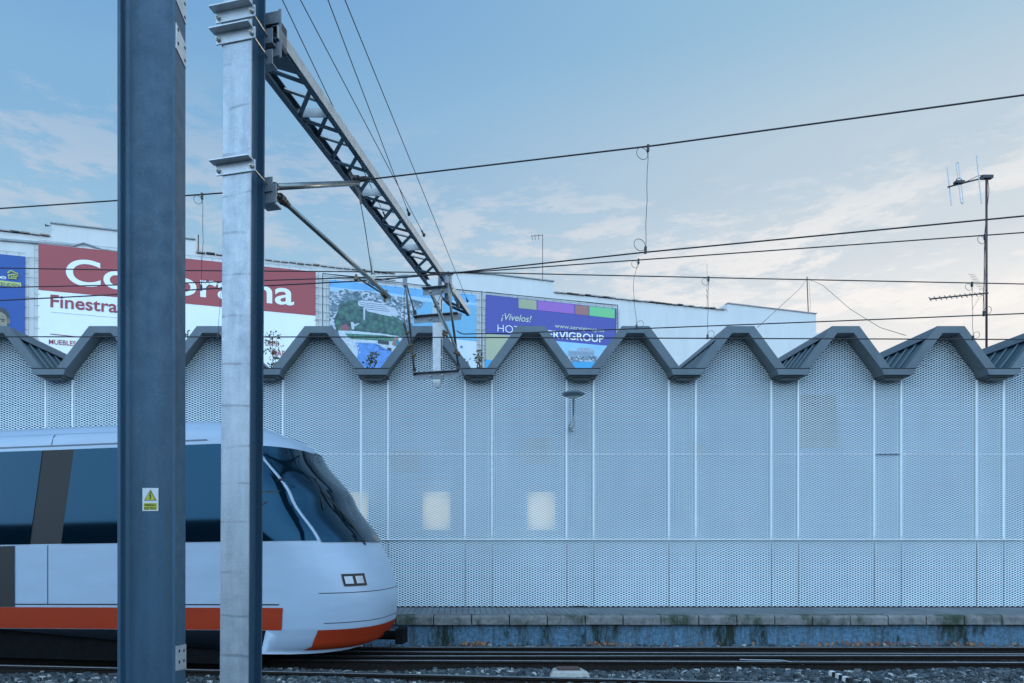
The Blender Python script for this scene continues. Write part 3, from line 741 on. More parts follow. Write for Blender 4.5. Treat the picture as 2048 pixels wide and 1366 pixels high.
for zc, nm in ((5.525,'c'),(5.365,'c'),(4.395,'c')):
    c_ = MB(); w0, w1 = -.055, WD+.035
    c_.obox(MP(w0,-.012,zc-.040), ea*(w1-w0), eb*.010, UP*.080)
    c_.obox(MP(w0-.02,-.075,zc+.0405), ea*(w1-w0+.0), eb*.073, UP*.009)
    cl = c_.build('clamp_angle', M_galvd if 0 else M_galv, m2)
    for a in (-.03, WD+.012):
        c_ = MB(); c_.tube(MP(a,-.045,zc-.01), MP(a,DD+.06,zc-.03), .0065, 8)
        c_.lathe(MP(a,-.012,zc-.01), -eb, [(.014,0),(.017,.003),(.017,.014),(.012,.018)], 6); c_.build('clamp_rod', M_bolt, cl)
    c_ = MB(); c_.obox(MP(w0+.02,DD+.002,zc-.085), ea*(w1-w0), eb*.01, UP*.11); c_.obox(MP(w0+.02,DD+.013,zc-.085), ea*(w1-w0), eb*.07, UP*.009); c_.build('rear_angle', M_galvd, m2)

# ------------------------------------------------------------------ lattice beam across the tracks
def BT(s, off, z): # s = depth of the point; off = metres left of the beam's right face
    p_ = Vector((-2.68+.243*s, s, z)); return p_-ea*off
tr = thing('lattice_beam', BT(5.2,.05,5.17), 'grey steel lattice beam reaching from the bright mast over the tracks', 'gantry beam')
S0, S1 = 5.22, 11.55; ZT0, ZT1 = 5.50, 5.60; WB = .335
M_ch = mat('beam_steel_shaded', (.055,.105,.145), .5, .2, n_scale=8, n_amt=.2); M_chl = mat('beam_steel_lit', (.40,.42,.43), .5, .35, n_scale=10, n_amt=.2)  # one steel in two tones: lit faces and shaded undersides put into the colour
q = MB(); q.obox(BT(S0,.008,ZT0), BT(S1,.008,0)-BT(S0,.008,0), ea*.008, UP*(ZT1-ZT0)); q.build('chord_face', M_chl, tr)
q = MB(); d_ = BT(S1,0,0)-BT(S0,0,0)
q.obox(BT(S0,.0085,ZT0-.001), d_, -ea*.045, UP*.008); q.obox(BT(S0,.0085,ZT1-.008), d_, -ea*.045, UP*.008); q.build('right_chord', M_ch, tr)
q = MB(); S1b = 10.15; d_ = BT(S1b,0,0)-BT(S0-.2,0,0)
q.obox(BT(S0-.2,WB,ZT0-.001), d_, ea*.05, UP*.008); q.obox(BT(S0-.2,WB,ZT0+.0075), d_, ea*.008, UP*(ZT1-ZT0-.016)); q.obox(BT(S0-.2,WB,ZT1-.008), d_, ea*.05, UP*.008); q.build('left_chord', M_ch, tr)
s = 5.49
while s < 9.9:      # lattice in the bottom plane (dark, nearest the eye) and in the top plane, staggered by half a bay
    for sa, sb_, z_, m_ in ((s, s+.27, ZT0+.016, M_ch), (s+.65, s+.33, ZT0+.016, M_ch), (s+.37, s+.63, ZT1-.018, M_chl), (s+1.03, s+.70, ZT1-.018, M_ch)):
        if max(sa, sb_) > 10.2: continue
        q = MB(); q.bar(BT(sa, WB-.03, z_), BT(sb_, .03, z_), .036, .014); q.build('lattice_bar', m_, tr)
    s += .682
for s in (6.20, 7.60, 9.0):
    q = MB(); q.obox(BT(s-.075,WB-.01,ZT0+.009), BT(s,.012,0)-BT(s-.075,WB-.01,0), eb*.008, UP*.082); q.build('batten_plate', M_chl, tr)
q = MB(); q.hexa([BT(5.2,WB,5.488), BT(5.2,.02,5.488), BT(5.62,.02,5.488), BT(5.38,WB,5.488), BT(5.2,WB,5.497), BT(5.2,.02,5.497), BT(5.62,.02,5.497), BT(5.38,WB,5.497)]); q.build('end_gusset', M_ch, tr)
q = MB()
for z_ in (5.38, 5.63): q.obox(BT(5.235,.0,z_), -ea*.30, eb*.012, UP*(.10 if z_ < 5.5 else .09))
q.obox(BT(5.245,-.01,5.37), -ea*.02, eb*.012, UP*.37); q.build('end_plate', M_galvd, tr)
q = MB(); q.obox(BT(5.26,.0,5.46), -ea*.30, eb*.10, UP*.20); q.build('end_box', M_dark, tr)
q = MB(); q.bar(BT(11.53,.02,5.52), BT(11.1,.20,5.51), .03, .03); q.bar(BT(11.50,.06,5.59), BT(10.9,.20,5.52), .03, .03); q.bar(BT(10.15,.3,5.51), BT(11.1,.20,5.51), .03, .03); q.build('end_strut', mat('rust_paint', (.075,.05,.055), .7), tr)
# drop tube hanging from the beam with its bracket angles
SD = 9.80; DT = BT(SD, .02, 0)
dt = thing('drop_tube', DT+UP*3.93, 'pale square steel tube hanging from the far end of the lattice beam', 'hanging support')
q = MB(); q.obox(DT+UP*3.97-ea*.115, ea*.115, eb*.115, UP*1.32); q.hexa([DT-ea*.105+eb*.02+UP*3.90, DT-ea*.03+eb*.02+UP*3.90, DT-ea*.03+eb*.09+UP*3.90, DT-ea*.105+eb*.09+UP*3.90]+[DT-ea*.115+UP*3.97, DT+UP*3.97, DT+eb*.115+UP*3.97, DT-ea*.115+eb*.115+UP*3.97]); q.build('tube', mat('pale_zinc', (.58,.61,.64), .5, .25, n_scale=10, n_amt=.15), dt)
q = MB()
for z0, z1 in ((4.93,5.17),(4.35,4.6),(4.15,4.32)): q.obox(DT+ea*.0005+eb*.035+UP*z0, ea*.002, eb*.04, UP*(z1-z0))
q.build('slot', M_gap, dt)
def bracket(z, hw, nm='bracket_angle', lift=.02):
    cc = DT-ea*.057
    q = MB()
    q.obox(cc-ea*hw-eb*.012+UP*(z-.09), ea*2*hw, eb*.010, UP*.09); q.obox(cc-ea*(hw+.01)-eb*.075+UP*(z+.0005), ea*2*hw, eb*.073, UP*.008)
    b_ = q.build(nm, M_galvd, dt)
    q = MB(); q.obox(cc-ea*hw+eb*.117+UP*(z-.04), ea*2*hw, eb*.010, UP*.09); q.obox(cc-ea*hw+eb*.128+UP*(z+.04), ea*2*hw, eb*.07, UP*.008); q.build('rear_angle', M_galvd, dt)
    for t in (-.09, .09):
        q = MB(); q.tube(cc+ea*t-eb*.03+UP*(z-.045), cc+ea*t+eb*.16+UP*(z-.02), .010, 6); q.lathe(cc+ea*t-eb*.012+UP*(z-.045), -eb, [(.012,0),(.02,.002),(.02,.016),(.01,.02)], 6); q.build('bolt', M_bolt, b_)
    for t in (-hw*.55, hw*.6):
        q = MB(); q.obox(cc+ea*(t-.04)-eb*.002+UP*(z+.0), ea*.08, eb*.115, UP*.03); q.build('spacer', M_galv, b_)
bracket(4.10, .335); bracket(4.92, .335); bracket(5.315, .20)
q = MB(); q.obox(DT-ea*.09+eb*.2+UP*5.12, ea*.05, eb*.05, UP*.5); q.obox(DT+ea*.02+eb*.15+UP*5.2, ea*.09, eb*.09, UP*.14); q.obox(DT+ea*.03+eb*.15+UP*5.42, ea*.08, eb*.09, UP*.14); q.obox(DT+ea*.05+eb*.18+UP*5.34, ea*.03, eb*.03, UP*.28); q.build('hanger_cleat', M_galvd, dt)

# ------------------------------------------------------------------ contact lines
def wire(pts, r, label, grp, name='overhead_wire'):
    q = MB(); q.path([P(*a) for a in pts], r, 8); o = q.build(name, M_wire, loc=P(*pts[0]), smooth=True)
    return tag(o, label, 'wire', grp)
A_m = [(-120,424.5,7.85),(0,417,7.7),(234,401,7.45),(445,386,7.25),(718,361,7.0),(1310,291,6.45),(2048,190,5.7),(2400,140,5.35)]
A_c = [(-120,608,7.85),(0,601,7.7),(234,589,7.5),(446,576,7.3),(720,562,7.05),(830,553,6.96),(917,545,6.9),(1285,505,6.45),(2048,432,5.7),(2400,398,5.35)]
B_m = [(-120,578,9.6),(0,575,9.5),(234,570,9.35),(446,563.5,9.2),(810,552,8.95),(917,546,8.9),(1277,520,8.65),(2048,465,8.1),(2400,440,7.9)]
B_c = [(914,661,8.86),(918,665,8.86),(927,668,8.88),(1000,667,8.85),(1300,656.5,8.65),(1700,641,8.35),(2048,627,8.1),(2400,613,7.9)]
C_m = [(-120,535,9.0),(0,536,9.0),(234,540,9.03),(720,543.5,9.1),(1000,546,9.1),(1500,557,9.15),(2048,568,9.2),(2400,574,9.2)]
C_c = [(-120,673.5,9.0),(0,673.5,9.0),(720,674,9.05),(980,675,9.1),(2048,679,9.15),(2400,680,9.15)]
gM = None
wire(A_m, .0078, 'thick messenger wire, the uppermost of all, rising to the right edge', gM)
wire(A_c, .0072, 'contact wire directly below the uppermost messenger, joined to it by the long dropper', gM)
wire(B_m, .0078, 'wire running just under the long-dropper contact wire, ending third from top at the right edge', gM)
wire(B_c, .0072, 'wire that begins with a hooked end beside the hanging tube and rises to the right', gM)
wire(C_m, .0078, 'almost level wire crossing the red banner and sinking slightly to the right', gM)
wire(C_c, .0082, 'lowest level wire, crossing in front of every roof gable', gM)
def at(wl, px):
    for (a, b) in zip(wl, wl[1:]):
        if a[0] <= px <= b[0]:
            t = (px-a[0])/(b[0]-a[0])
            # straight in space
            pa, pb = P(*a), P(*b)
            ka = (px-X0)/F; s = (ka*pa.y-pa.x)/((pb.x-pa.x)-ka*(pb.y-pa.y)); return pa+(pb-pa)*s
def dropper(w1, p1, w2, p2, label, bend=0., side1=-1, side2=1, rr=.045):
    a, b = at(w1, p1), at(w2, p2); t = thing('dropper', b, label, 'dropper wire', 'droppers of the contact lines')
    pts = [a+(b-a)*k/8+Vector((bend*math.sin(math.pi*(.5+k/16.))*math.sin(math.pi*k/8)+.004*math.sin(k*1.9), 0, 0)) for k in range(9)]
    q = MB(); q.path(pts, .0028, 6); q.build('dropper_wire', M_wire, t, smooth=True)
    for p_, s, zz in ((a, side1, -1), (b, side2, 1)):
        q = MB(); q.box(p_+Vector((-.010,-.012,-.012 if zz > 0 else -.05)), p_+Vector((.010,.012,.05 if zz > 0 else .014))); q.build('clip', M_dark, t)
        q = MB(); q.ring(p_+Vector((s*rr,0,zz*rr*1.25)), rr, .0026, (1,0,.25*s), (0,0,1)); q.build('loop', M_wire, t, smooth=True)
dropper(A_m, 1296, A_c, 1291, 'long straight dropper with a wire loop at each end, hanging from the uppermost wire', side2=-1, rr=.055)
dropper(B_m, 1277, B_c, 1273, 'bent dropper hanging right below the long straight one', bend=-.07)
dropper(C_m, 1417, C_c, 1415, 'dropper hanging above the valley right of the middle of the zigzag roof')
dropper(C_m, 1944, C_c, 1946, 'dropper immediately left of the tall antenna pole')
dropper(B_m, 1970, B_c, 1968, 'dropper hanging almost in line with the tall antenna pole')
dropper(A_m, 404, A_c, 402, 'dropper hanging in the gap between the two masts', bend=.02)
dropper(B_m, 446, C_c, 436, 'slanting dropper half hidden by the bright mast', bend=-.02)
# stay wires running overhead towards the beam
for pts, lb in ((((565,0),(771,434)),'leftmost of the four thin overhead stays, passing behind the lattice beam'),(((601,0),(848,470)),'second thin stay from the left, meeting the beam near its far end'),(((656,0),(818,428)),'third thin stay, ending in a small clamp on top of the beam'),(((690,0),(935,602)),'rightmost thin overhead stay, running past the far end of the beam')):
    (x0_, y0_), (x1_, y1_) = pts; ze = 5.67-EYE
    a = P(x0_, y0_, ze*F/(HZ-y0_)); b = P(x1_, y1_, ze*F/(HZ-y1_)); a2 = a+(a-b)*1.6
    t = thing('stay_wire', b, lb, 'wire', 'thin stays above the lattice beam')
    q = MB(); q.path([a2, a, b], .0042, 6); q.build('stay', M_wire, t, smooth=True)
    q = MB(); q.tube(b, b+(a-b).normalized()*.12, .012, 8); q.lathe(b, UP, [(.015,-.02),(.022,0),(.015,.02)], 8); q.build('end_clamp', M_dark, t)

# cantilever of the near track
M_tube = mat('cantilever_tube', (.20,.22,.22), .32, .75, n_scale=8, n_amt=.2)
ct = thing('cantilever', MP(WD/2,DD,4.3), 'tubular cantilever arm on the bright mast holding the uppermost wire', 'cantilever arm')
h0 = P(548,374,5.36); h1 = P(716,366,6.98)
q = MB(); q.tube(h0, h1, .026, 14); q.build('top_tube', M_tube, ct, smooth=True)
q = MB(); q.obox(MP(WD-.06,DD+.013,4.23), ea*.14, eb*.012, UP*.14); q.obox(MP(WD-.06,DD+.026,4.23), ea*.12, eb*.11, UP*.012); q.build('hinge_bracket', M_galvd, ct)
d0, d1 = P(549,386,5.35), P(779,594,7.35)
q = MB(); dd = (d1-d0); q.tube(d0+dd*.09, d1, .021, 14); q.build('diagonal_tube', M_tube, ct, smooth=True)
q = MB(); q.tube(d0-Vector((0,0,-.03)), d0+dd*.02, .012, 8)
for k_, (t0, rr) in enumerate(((.02,.022),(.035,.038),(.05,.038),(.07,.030),(.085,.024))):
    q.lathe(d0+dd*t0, dd, [(rr*.5,-.012),(rr,-.01),(rr,.012),(rr*.5,.014)], 12)
q.tube(d0+dd*.01, d0+dd*.1, .016, 10); q.build('insulator', M_ceram, ct)
q = MB(); q.lathe(h0, h1-h0, [(.02,-.03),(.036,-.02),(.036,.02),(.02,.03)], 12); q.build('hinge', M_dark, ct)
q = MB(); c0 = P(718,362,7.0); q.lathe(c0+Vector((-.03,0,.03)), (h1-h0), [(.012,-.06),(.03,-.05),(.03,.05),(.012,.06)], 8); q.lathe(c0+Vector((.04,0,.02)), (1,0,.1), [(.012,-.05),(.028,-.04),(.028,.03),(.01,.08)], 8)
q.tube(P(700,345,7.0), P(722,392,7.0), .018, 8); q.tube(P(716,372,7.0), P(722,408,7.0), .011, 8); q.build('messenger_clamp', M_ceram, ct)
q = MB(); q.path([P(721,405,7.0), P(730,455,7.02), P(744,548,7.05)], .0045, 6); q.build('hanger_wire', M_wire, ct)
q = MB(); q.tube(P(742,515,7.06), P(746,548,7.06), .008, 8); q.ring(P(746,552,7.06), .025, .007, (1,0,0), UP); q.box(P(736,556,7.08), P(750,563,7.02)); q.build('hanger_clamp', M_bolt, ct)
q = MB(); q.path([P(711,553,7.05), P(722,560,7.1), P(768,589,7.32)], .009, 8); q.build('steady_arm', M_tube, ct)
q = MB(); q.lathe(P(712,556,7.05), UP, [(.008,-.03),(.02,-.02),(.02,.01),(.008,.04)], 8); q.lathe(P(746,564,7.15), dd, [(.02,-.04),(.032,-.03),(.032,.03),(.02,.04)], 10); q.tube(P(773,581,7.33), P(769,603,7.33), .014, 8); q.lathe(P(770,590,7.33), dd, [(.02,-.05),(.034,-.04),(.034,.03),(.02,.05)], 10); q.build('arm_clamps', M_brass, ct)
# two cantilevers under the drop tube
def arm(name_label, pts):
    t = thing('cantilever', pts['lo'], name_label, 'cantilever arm')
    q = MB(); q.tube(pts['top'], pts['lo'], .018, 10); q.build('strut_tube', M_tube, t, smooth=True)
    q = MB(); q.tube(pts['top']+UP*-.03, pts['tie'], .011, 10); q.build('tie_rod', M_tube, t, smooth=True)
    q = MB(); q.lathe(pts['top'], (1,0,.05), [(.012,-.10),(.02,-.09),(.022,-.02),(.022,.03),(.014,.09)], 8)
    q.lathe(pts['top']+UP*-.07, UP, [(.015,-.07),(.03,-.05),(.03,.04),(.012,.07)], 10); q.build('messenger_clamp', M_galvd, t)
    q = MB()
    for k in ('lo', 'tie'): q.lathe(pts[k], UP, [(.016,-.06),(.027,-.05),(.027,.02),(.016,.05)], 8)
    q.build('foot_hinge', M_dark, t)
    return t
lo1 = DT-ea*(.057+.325)-eb*.04+UP*4.14; lo2 = DT+ea*(.335-.057)-eb*.04+UP*4.16
t1 = arm('left of the two thin cantilevers on the hanging tube', dict(top=P(810,553,8.95), lo=lo1, tie=DT-ea*.37-eb*.04+UP*4.96))
t2 = arm('right of the two cantilevers on the hanging tube, in front of the tube', dict(top=P(893,549,9.1), lo=lo2, tie=DT+ea*.27-eb*.04+UP*5.02))
q = MB(); q.tube(P(807,645,8.95), P(829,722,9.25), .013, 8); q.path([P(799,668,9.0), P(806,676,9.0), P(820,693,9.0)], .006, 6); q.build('steady_arm', M_tube, t1)
q = MB(); q.path([P(811,565,8.95), P(808,600,8.96), P(809,640,8.96), P(813,660,8.98), P(820,700,9.1)], .004, 6); q.build('hanger_wire', M_wire, t1)
q = MB()
for a_ in ((822,691,9.0),(818,703,9.02),(828,712,9.1),(815,666,8.97)): q.lathe(P(*a_), (1,0,.4), [(.008,-.035),(.017,-.02),(.017,.02),(.008,.03)], 8)
q.build('arm_clamps', M_brass, t1)
q = MB(); q.tube(P(863,588,9.15), P(879,622,9.2), .024, 10); q.tube(P(875,612,9.2), P(916,706,9.35), .018, 10); q.path([P(873,618,9.1), P(892,660,9.05), P(891,676,9.05)], .009, 8); q.build('steady_arm', M_tube, t2)
q = MB(); q.path([P(893,560,9.1), P(885,580,9.12), P(876,604,9.15)], .004, 6); q.build('hanger_wire', M_wire, t2)
q = MB()
for a_ in ((874,614,9.2),(873,606,9.2),(891,664,9.05),(890,670,9.05),(914,704,9.35),(912,706,9.33),(916,708,9.36)): q.lathe(P(*a_), (1,0,-.5), [(.008,-.045),(.02,-.03),(.02,.03),(.008,.04)], 8)
q.build('arm_clamps', M_brass, t2)

# ------------------------------------------------------------------ white building behind, banners
TW = .285; DW = 24.0
eW = Vector((1, TW, 0)).normalized(); nW = Vector((TW, -1, 0)).normalized()    # along the wall, out of the wall
def Wp(px, py, off=0.):       # point of the picture on the wall plane, then moved off it
    k = (px-X0)/F; Y = DW/(1-TW*k); return P(px, py, Y)+nW*off
bl_ = thing('white_building', Wp(925,1200)*Vector((1,1,0)) if 0 else Vector((Wp(925,1100).x, Wp(925,1100).y, 0)), 'long white warehouse-like building with stepped parapets and advertising banners', 'building')
top = [(-250,428),(-30,459),(0,463),(103,474.5),(103,447),(233,461.5),(391,480),(391,507),(530,521),(792,549),(905,561),(905,545),(984,549),(1107,563.5),(1107,586),(1455,622),(1455,607),(1632,628)]
q = MB(); botz = -.02
pts = [Wp(a_, b_) for a_, b_ in top]; poly = [Vector((pts[0].x, pts[0].y, botz))]+pts+[Vector((pts[-1].x, pts[-1].y, botz))]
q.prism(poly, -nW*9.0); q.build('wall', M_wall, bl_)
def strip(a_, b_, h0, h1, o0, o1, nm, m_):      # band just under or over an upper edge
    A, B_ = Wp(*a_), Wp(*b_); q = MB()
    q.hexa([A+nW*o0+UP*h0, B_+nW*o0+UP*h0, B_+nW*o1+UP*h0, A+nW*o1+UP*h0, A+nW*o0+UP*h1, B_+nW*o0+UP*h1, B_+nW*o1+UP*h1, A+nW*o1+UP*h1]); return q.build(nm, m_, bl_)
M_cop = mat('grey_coping', (.30,.33,.35), .7, n_scale=6, n_amt=.2)
strip((101,447),(391,480), .0, .035, -.15, .05, 'coping', M_cop); strip((905,545),(984,549), 0, .03, -.15, .05, 'coping', M_cop)
strip((984,549),(1108,563.5), 0, .03, -.15, .05, 'coping', M_cop); strip((1454,607),(1633,628), 0, .03, -.15, .05, 'coping', mat('pink_coping', (.50,.42,.42), .8))
def tiles(a_, b_, nm='roof_tiles'):
    A, B_ = Wp(*a_), Wp(*b_); d = B_-A; L_ = d.length; d.normalize(); q = MB(); k = 0; n = int(L_/.24)
    for k in range(n):
        p_ = A+d*k*L_/n+UP*random.uniform(-.012,.012); q.obox(p_+nW*.07, d*(L_/n-.03), nW*-.5+UP*.05, UP*.035, m=random.choice([0,1,1,2]))
    q.build(nm, [mat('clay_tile', (.26,.21,.19), .9), mat('pale_tile', (.45,.42,.40), .9), mat('old_tile', (.09,.085,.08), .9)], bl_)
tiles((1109,585),(1452,621)); tiles((393,506),(470,514)); tiles((530,521),(792,549)); tiles((-100,448),(101,474))
strip((-120,470),(150,492), -.03, .03, .01, .06, 'drain_pipe', M_cop)
q = MB(); q.path([Wp(150,492,.04),Wp(168,487,.04),Wp(205,500,.04),Wp(240,505,.04)], .025, 6); q.build('cable_duct', M_cop, bl_)
q = MB(); q.prism([Wp(1440,619,-2.), Wp(1462,605,-2.), Wp(1462,622,-2.), Wp(1440,622,-2.)], -nW*.3); q.build('red_gable', mat('red_render', (.30,.05,.05), .9), bl_)
# lower house beyond the corner
lh = MB(); a_ = P(1632,662,33); lh.hexa([Vector((a_.x-6,30,0)), Vector((a_.x+.9,33.5,0)), Vector((a_.x+.9,40,0)), Vector((a_.x-6,40,0)), Vector((a_.x-6,30,a_.z)), P(1642,668,33.5), P(1642,668,33.5)+Vector((0,6,0)), Vector((a_.x-6,40,a_.z))])
tag(lh.build('low_house', M_wall, loc=(a_.x,33,0)), 'corner of a lower pale house just past the right end of the white building', 'house')

def decal(poly, off, m_, nm, parent, th=.004):
    q = MB(); q.prism([Wp(a_, b_, off) for a_, b_ in poly], -nW*th); return q.build(nm, m_, parent)
def wline(p0, p1, off, m_, nm, parent, r=.012):
    q = MB(); q.tube(Wp(*p0, off), Wp(*p1, off), r, 6); return q.build(nm, m_, parent)
def wtext(s, px, py, h_px, w_px, off, m_, parent, bold=.0, shear=0., name='lettering'):
    A = Wp(px, py, off); B_ = Wp(px+w_px, py+w_px*.1, off); Y = A.y
    return text(s, A, eW, UP, h_px*Y/F, m_, parent, name=name, width=(Vector((B_.x-A.x, B_.y-A.y, 0))).length, off=bold, shear=shear)
def banner(label, poly, m_, off=.05):
    pts = [Wp(a_, b_, 0) for a_, b_ in poly]; c = sum(pts, Vector())/len(pts)
    t = thing('banner', Vector((c.x, c.y, min(p_.z for p_ in pts))), label, 'banner')
    decal(poly, off, m_, 'sheet', t, .01)
    q = MB()       # lacing cords round the edge
    for k in range(len(poly)):
        a_, b_ = Wp(*poly[k], off), Wp(*poly[(k+1) % len(poly)], off); n = max(2, int((b_-a_).length/.33)); cen = sum([Wp(*p_, off) for p_ in poly], Vector())/len(poly)
        d = (b_-a_).normalized(); o_ = d.cross(nW); 
        if o_.dot((a_+b_)/2-cen) < 0: o_ = -o_
        for i in range(n):
            p_ = a_+(b_-a_)*(i+.5)/n
            q.tube(p_+nW*-.01, p_+o_*.10+d*random.uniform(-.03,.03)+nW*.0, .004, 4)
            q.tube(p_-o_*.02, p_-o_*.03+d*.02+nW*.008, .012, 4)
        q.tube(a_+o_*.1, b_+o_*.1, .004, 4)
    q.build('lacing', M_cord, t)
    return t
sheet = lambda n_, c: mat(n_, c, .45, n_scale=1.2, n_amt=.04)
M_red = sheet('banner_red', (.36,.055,.065)); M_bw = sheet('banner_white', (.84,.88,.90)); M_let = sheet('letter_white', (.84,.88,.90)); M_redt = sheet('letter_red', (.30,.045,.06))
# banner with the furniture shop
b1 = banner('large red and white furniture shop banner behind the two masts', [(78,488),(631,544),(631,760),(76,760)], M_bw)
decal([(78,488.5),(631,544.5),(631,632.5),(78,581)], .056, M_red, 'red_field', b1)
wtext('Conforama', 133, 569, 54, 455, .062, M_let, b1, bold=.014)
wtext('Finestrat', 102, 615, 26, 148, .062, M_redt, b1, bold=.016)
wline((102,669),(420,702), .06, M_redt, 'rule', b1, .01)
wline((102,625),(240,637), .06, mat('pale_rule', (.5,.5,.55), .6), 'rule', b1, .004)
wtext('MUEBLES', 99, 689, 10, 54, .062, M_redt, b1, bold=.012)
wtext('ONTO', 531, 692, 11, 27, .062, M_redt, b1, bold=.012)
wtext('MARI', 544, 712, 12, 30, .062, M_redt, b1, bold=.012)
# blue banner at the left edge
M_blue = sheet('banner_blue', (.006,.075,.33)); M_yg = sheet('banner_lime', (.50,.56,.16)); M_navy = sheet('letter_navy', (.015,.05,.20))
b0 = banner('blue property sale banner with a lime house symbol at the left edge', [(-160,493),(51.5,514.5),(50,760),(-160,760)], M_blue)
wtext('home', -56, 553.5, 9, 70, .062, M_let, b0, bold=.0)
decal([(-90,552),(43.5,567),(43.5,576.5),(-90,563)], .06, M_yg, 'lime_strip', b0)
wtext('SE VENDEN', -18, 570, 6.2, 58, .068, M_navy, b0, bold=.0)
hs = MB()
for l in ([(16.5,547.5),(24,543.5),(38,550)], [(19,548),(22,543)], [(19,551),(19,558),(34,559.5),(34,556)], [(18,553),(28,550.2),(38.5,554.5),(30,556)]):
    hs.path([Wp(a_, b_, .064) for a_, b_ in l], .022, 6)
hs.ring(Wp(26.5,553.6,.064), .035, .014, eW, UP); hs.build('house_symbol', M_yg, b0)
def ell(cx, cy, rx, ry, n=28, a0=0, a1=6.2832): return [(cx+rx*math.cos(a0+(a1-a0)*i/n), cy+ry*math.sin(a0+(a1-a0)*i/n)) for i in range(n)]
M_hair = mat('print_hair', (.06,.07,.075), .6, n_scale=14, n_amt=.3); M_skin = mat('print_skin', (.30,.27,.20), .6, n_scale=5, n_amt=.25)
decal(ell(1,639,19.5,23), .058, M_hair, 'portrait_hair', b0); decal(ell(-1,645,17.5,20), .063, M_skin, 'portrait_face', b0); decal(ell(18.5,643,3,6), .058, M_skin, 'portrait_ear', b0)
decal([(-17,640),(-8,639),(-8,641),(-17,642)], .067, M_hair, 'portrait_brow', b0); decal([(2,638.5),(12,640),(12,642),(2,640.5)], .067, M_hair, 'portrait_brow', b0)
decal(ell(7,644,3,1.3,12), .067, M_hair, 'portrait_eye', b0); decal([(-8,655),(6,656),(5,657.5),(-7,657)], .067, mat('print_lip', (.2,.12,.1), .6), 'portrait_mouth', b0)
# seaside photograph banner
def m_town():
    m, N, L, b = custom('print_hillside')
    v = mapn(N, L, (1,1,1.5)); vo = N.new('ShaderNodeTexVoronoi'); vo.inputs['Scale'].default_value = 13; L.new(v, vo.inputs[0])
    sc_ = N.new('ShaderNodeSeparateColor'); L.new(vo.outputs['Color'], sc_.inputs[0])
    c = mixn(N, L, mrn(N, L, noise_node(N, L, v, 5, 8), .38, .62), (.05,.11,.14), (.15,.23,.30))
    f = mulm(N, L, mrn(N, L, sc_.outputs[0], .50, .54), mrn(N, L, noise_node(N, L, v, 2.2, 5), .38, .52))
    c = mixn(N, L, f, c, (.48,.54,.62))
    L.new(c, b.inputs['Base Color']); b.inputs['Roughness'].default_value = .5; return m
def m_trees():
    m, N, L, b = custom('print_trees'); v = mapn(N, L, (1,1,1))
    vo = N.new('ShaderNodeTexVoronoi'); vo.inputs['Scale'].default_value = 6; L.new(v, vo.inputs[0])
    c = mixn(N, L, mrn(N, L, vo.outputs['Distance'], .1, .75), (.07,.22,.15), (.012,.05,.06))
    c = mixn(N, L, mrn(N, L, noise_node(N, L, v, 9, 6, .7), .45, .65), c, (.06,.13,.15))
    L.new(c, b.inputs['Base Color']); b.inputs['Roughness'].default_value = .5; return m
M_town, M_trees = m_town(), m_trees()
def m_sky():
    m, N, L, b = custom('print_sky'); v = mapn(N, L, (1,1,1))
    sp = N.new('ShaderNodeSeparateXYZ'); L.new(v, sp.inputs[0])
    zb = min(Wp(660,700).z, 1e9)
    c = mixn(N, L, mrn(N, L, sp.outputs[2], Wp(660,590).z-3.0-wpos(None or bl_).z*0, Wp(660,555).z), (.35,.58,.78), (.09,.34,.68))
    L.new(c, b.inputs['Base Color']); b.inputs['Roughness'].default_value = .5; return m
M_sea = mat('print_sea', (.16,.42,.62), .5, n_scale=14, n_amt=.12, stretch=(1,1,3)); M_psky = mat('print_sky_blue', (.14,.40,.68), .5, n_scale=.6, n_amt=.18)
b2 = banner('wide seaside photograph banner showing a hillside hotel and a pool', [(659,560),(952,591),(952,770),(659,770)], M_psky)
decal([(659,575),(760,585),(860,598),(952,607),(952,612),(659,592)], .054, mat('print_haze', (.36,.56,.72), .5), 'pale_horizon', b2)
decal([(659,584),(676,583),(690,579.5),(704,583),(727,584),(735,582),(748,586),(775,592),(800,595),(835,602),(848,606),(840,618),(826,622),(824,650),(835,700),(659,700)], .058, M_town, 'town_hillside', b2)
decal([(848,604),(952,616),(952,700),(838,700),(826,660),(832,626),(848,612)], .060, M_sea, 'sea', b2)
decal([(835,672),(952,684),(952,770),(835,770)], .064, sheet('banner_white2', (.60,.68,.74)), 'white_field', b2)
decal([(668,640),(680,612),(700,601),(722,604),(735,620),(775,628),(800,640),(815,668),(798,676),(770,672),(735,670),(700,662),(690,668),(672,664)], .062, M_trees, 'trees', b2)
M_hot = mat('print_hotel_white', (.50,.56,.64), .5, n_scale=9, n_amt=.25, stretch=(1,1,4)); M_hotd = mat('print_hotel_shade', (.12,.20,.30), .5, n_scale=14, n_amt=.4)
decal([(715,604),(722,602),(768,608),(771,614),(790,618),(797,630),(781,634),(770,632),(735,624),(727,616),(716,612)], .066, M_hot, 'hotel', b2)
for k in range(4): decal([(717+k*2,605.5+k*4),(770+k*3,611+k*4.2),(770+k*3,612+k*4.2),(717+k*2,606.5+k*4)], .070, M_hotd, 'balcony_row', b2)
decal([(726,616),(730,618),(729,642),(726.5,640)], .071, M_hot, 'hotel_tower', b2)
decal([(681,652),(693,649.5),(699,660),(684,664)], .066, mat('print_court', (.28,.09,.12), .5), 'tennis_court', b2)
decal([(701,645),(707,646),(708,650),(718,647),(718,649),(708,654),(708,660),(703,659)], .066, M_hot, 'small_villa', b2)
decal([(676,662),(705,663),(760,668),(800,674),(812,690),(800,740),(690,740)], .067, mat('print_terrace', (.50,.58,.64), .5, n_scale=12, n_amt=.25), 'terrace', b2)
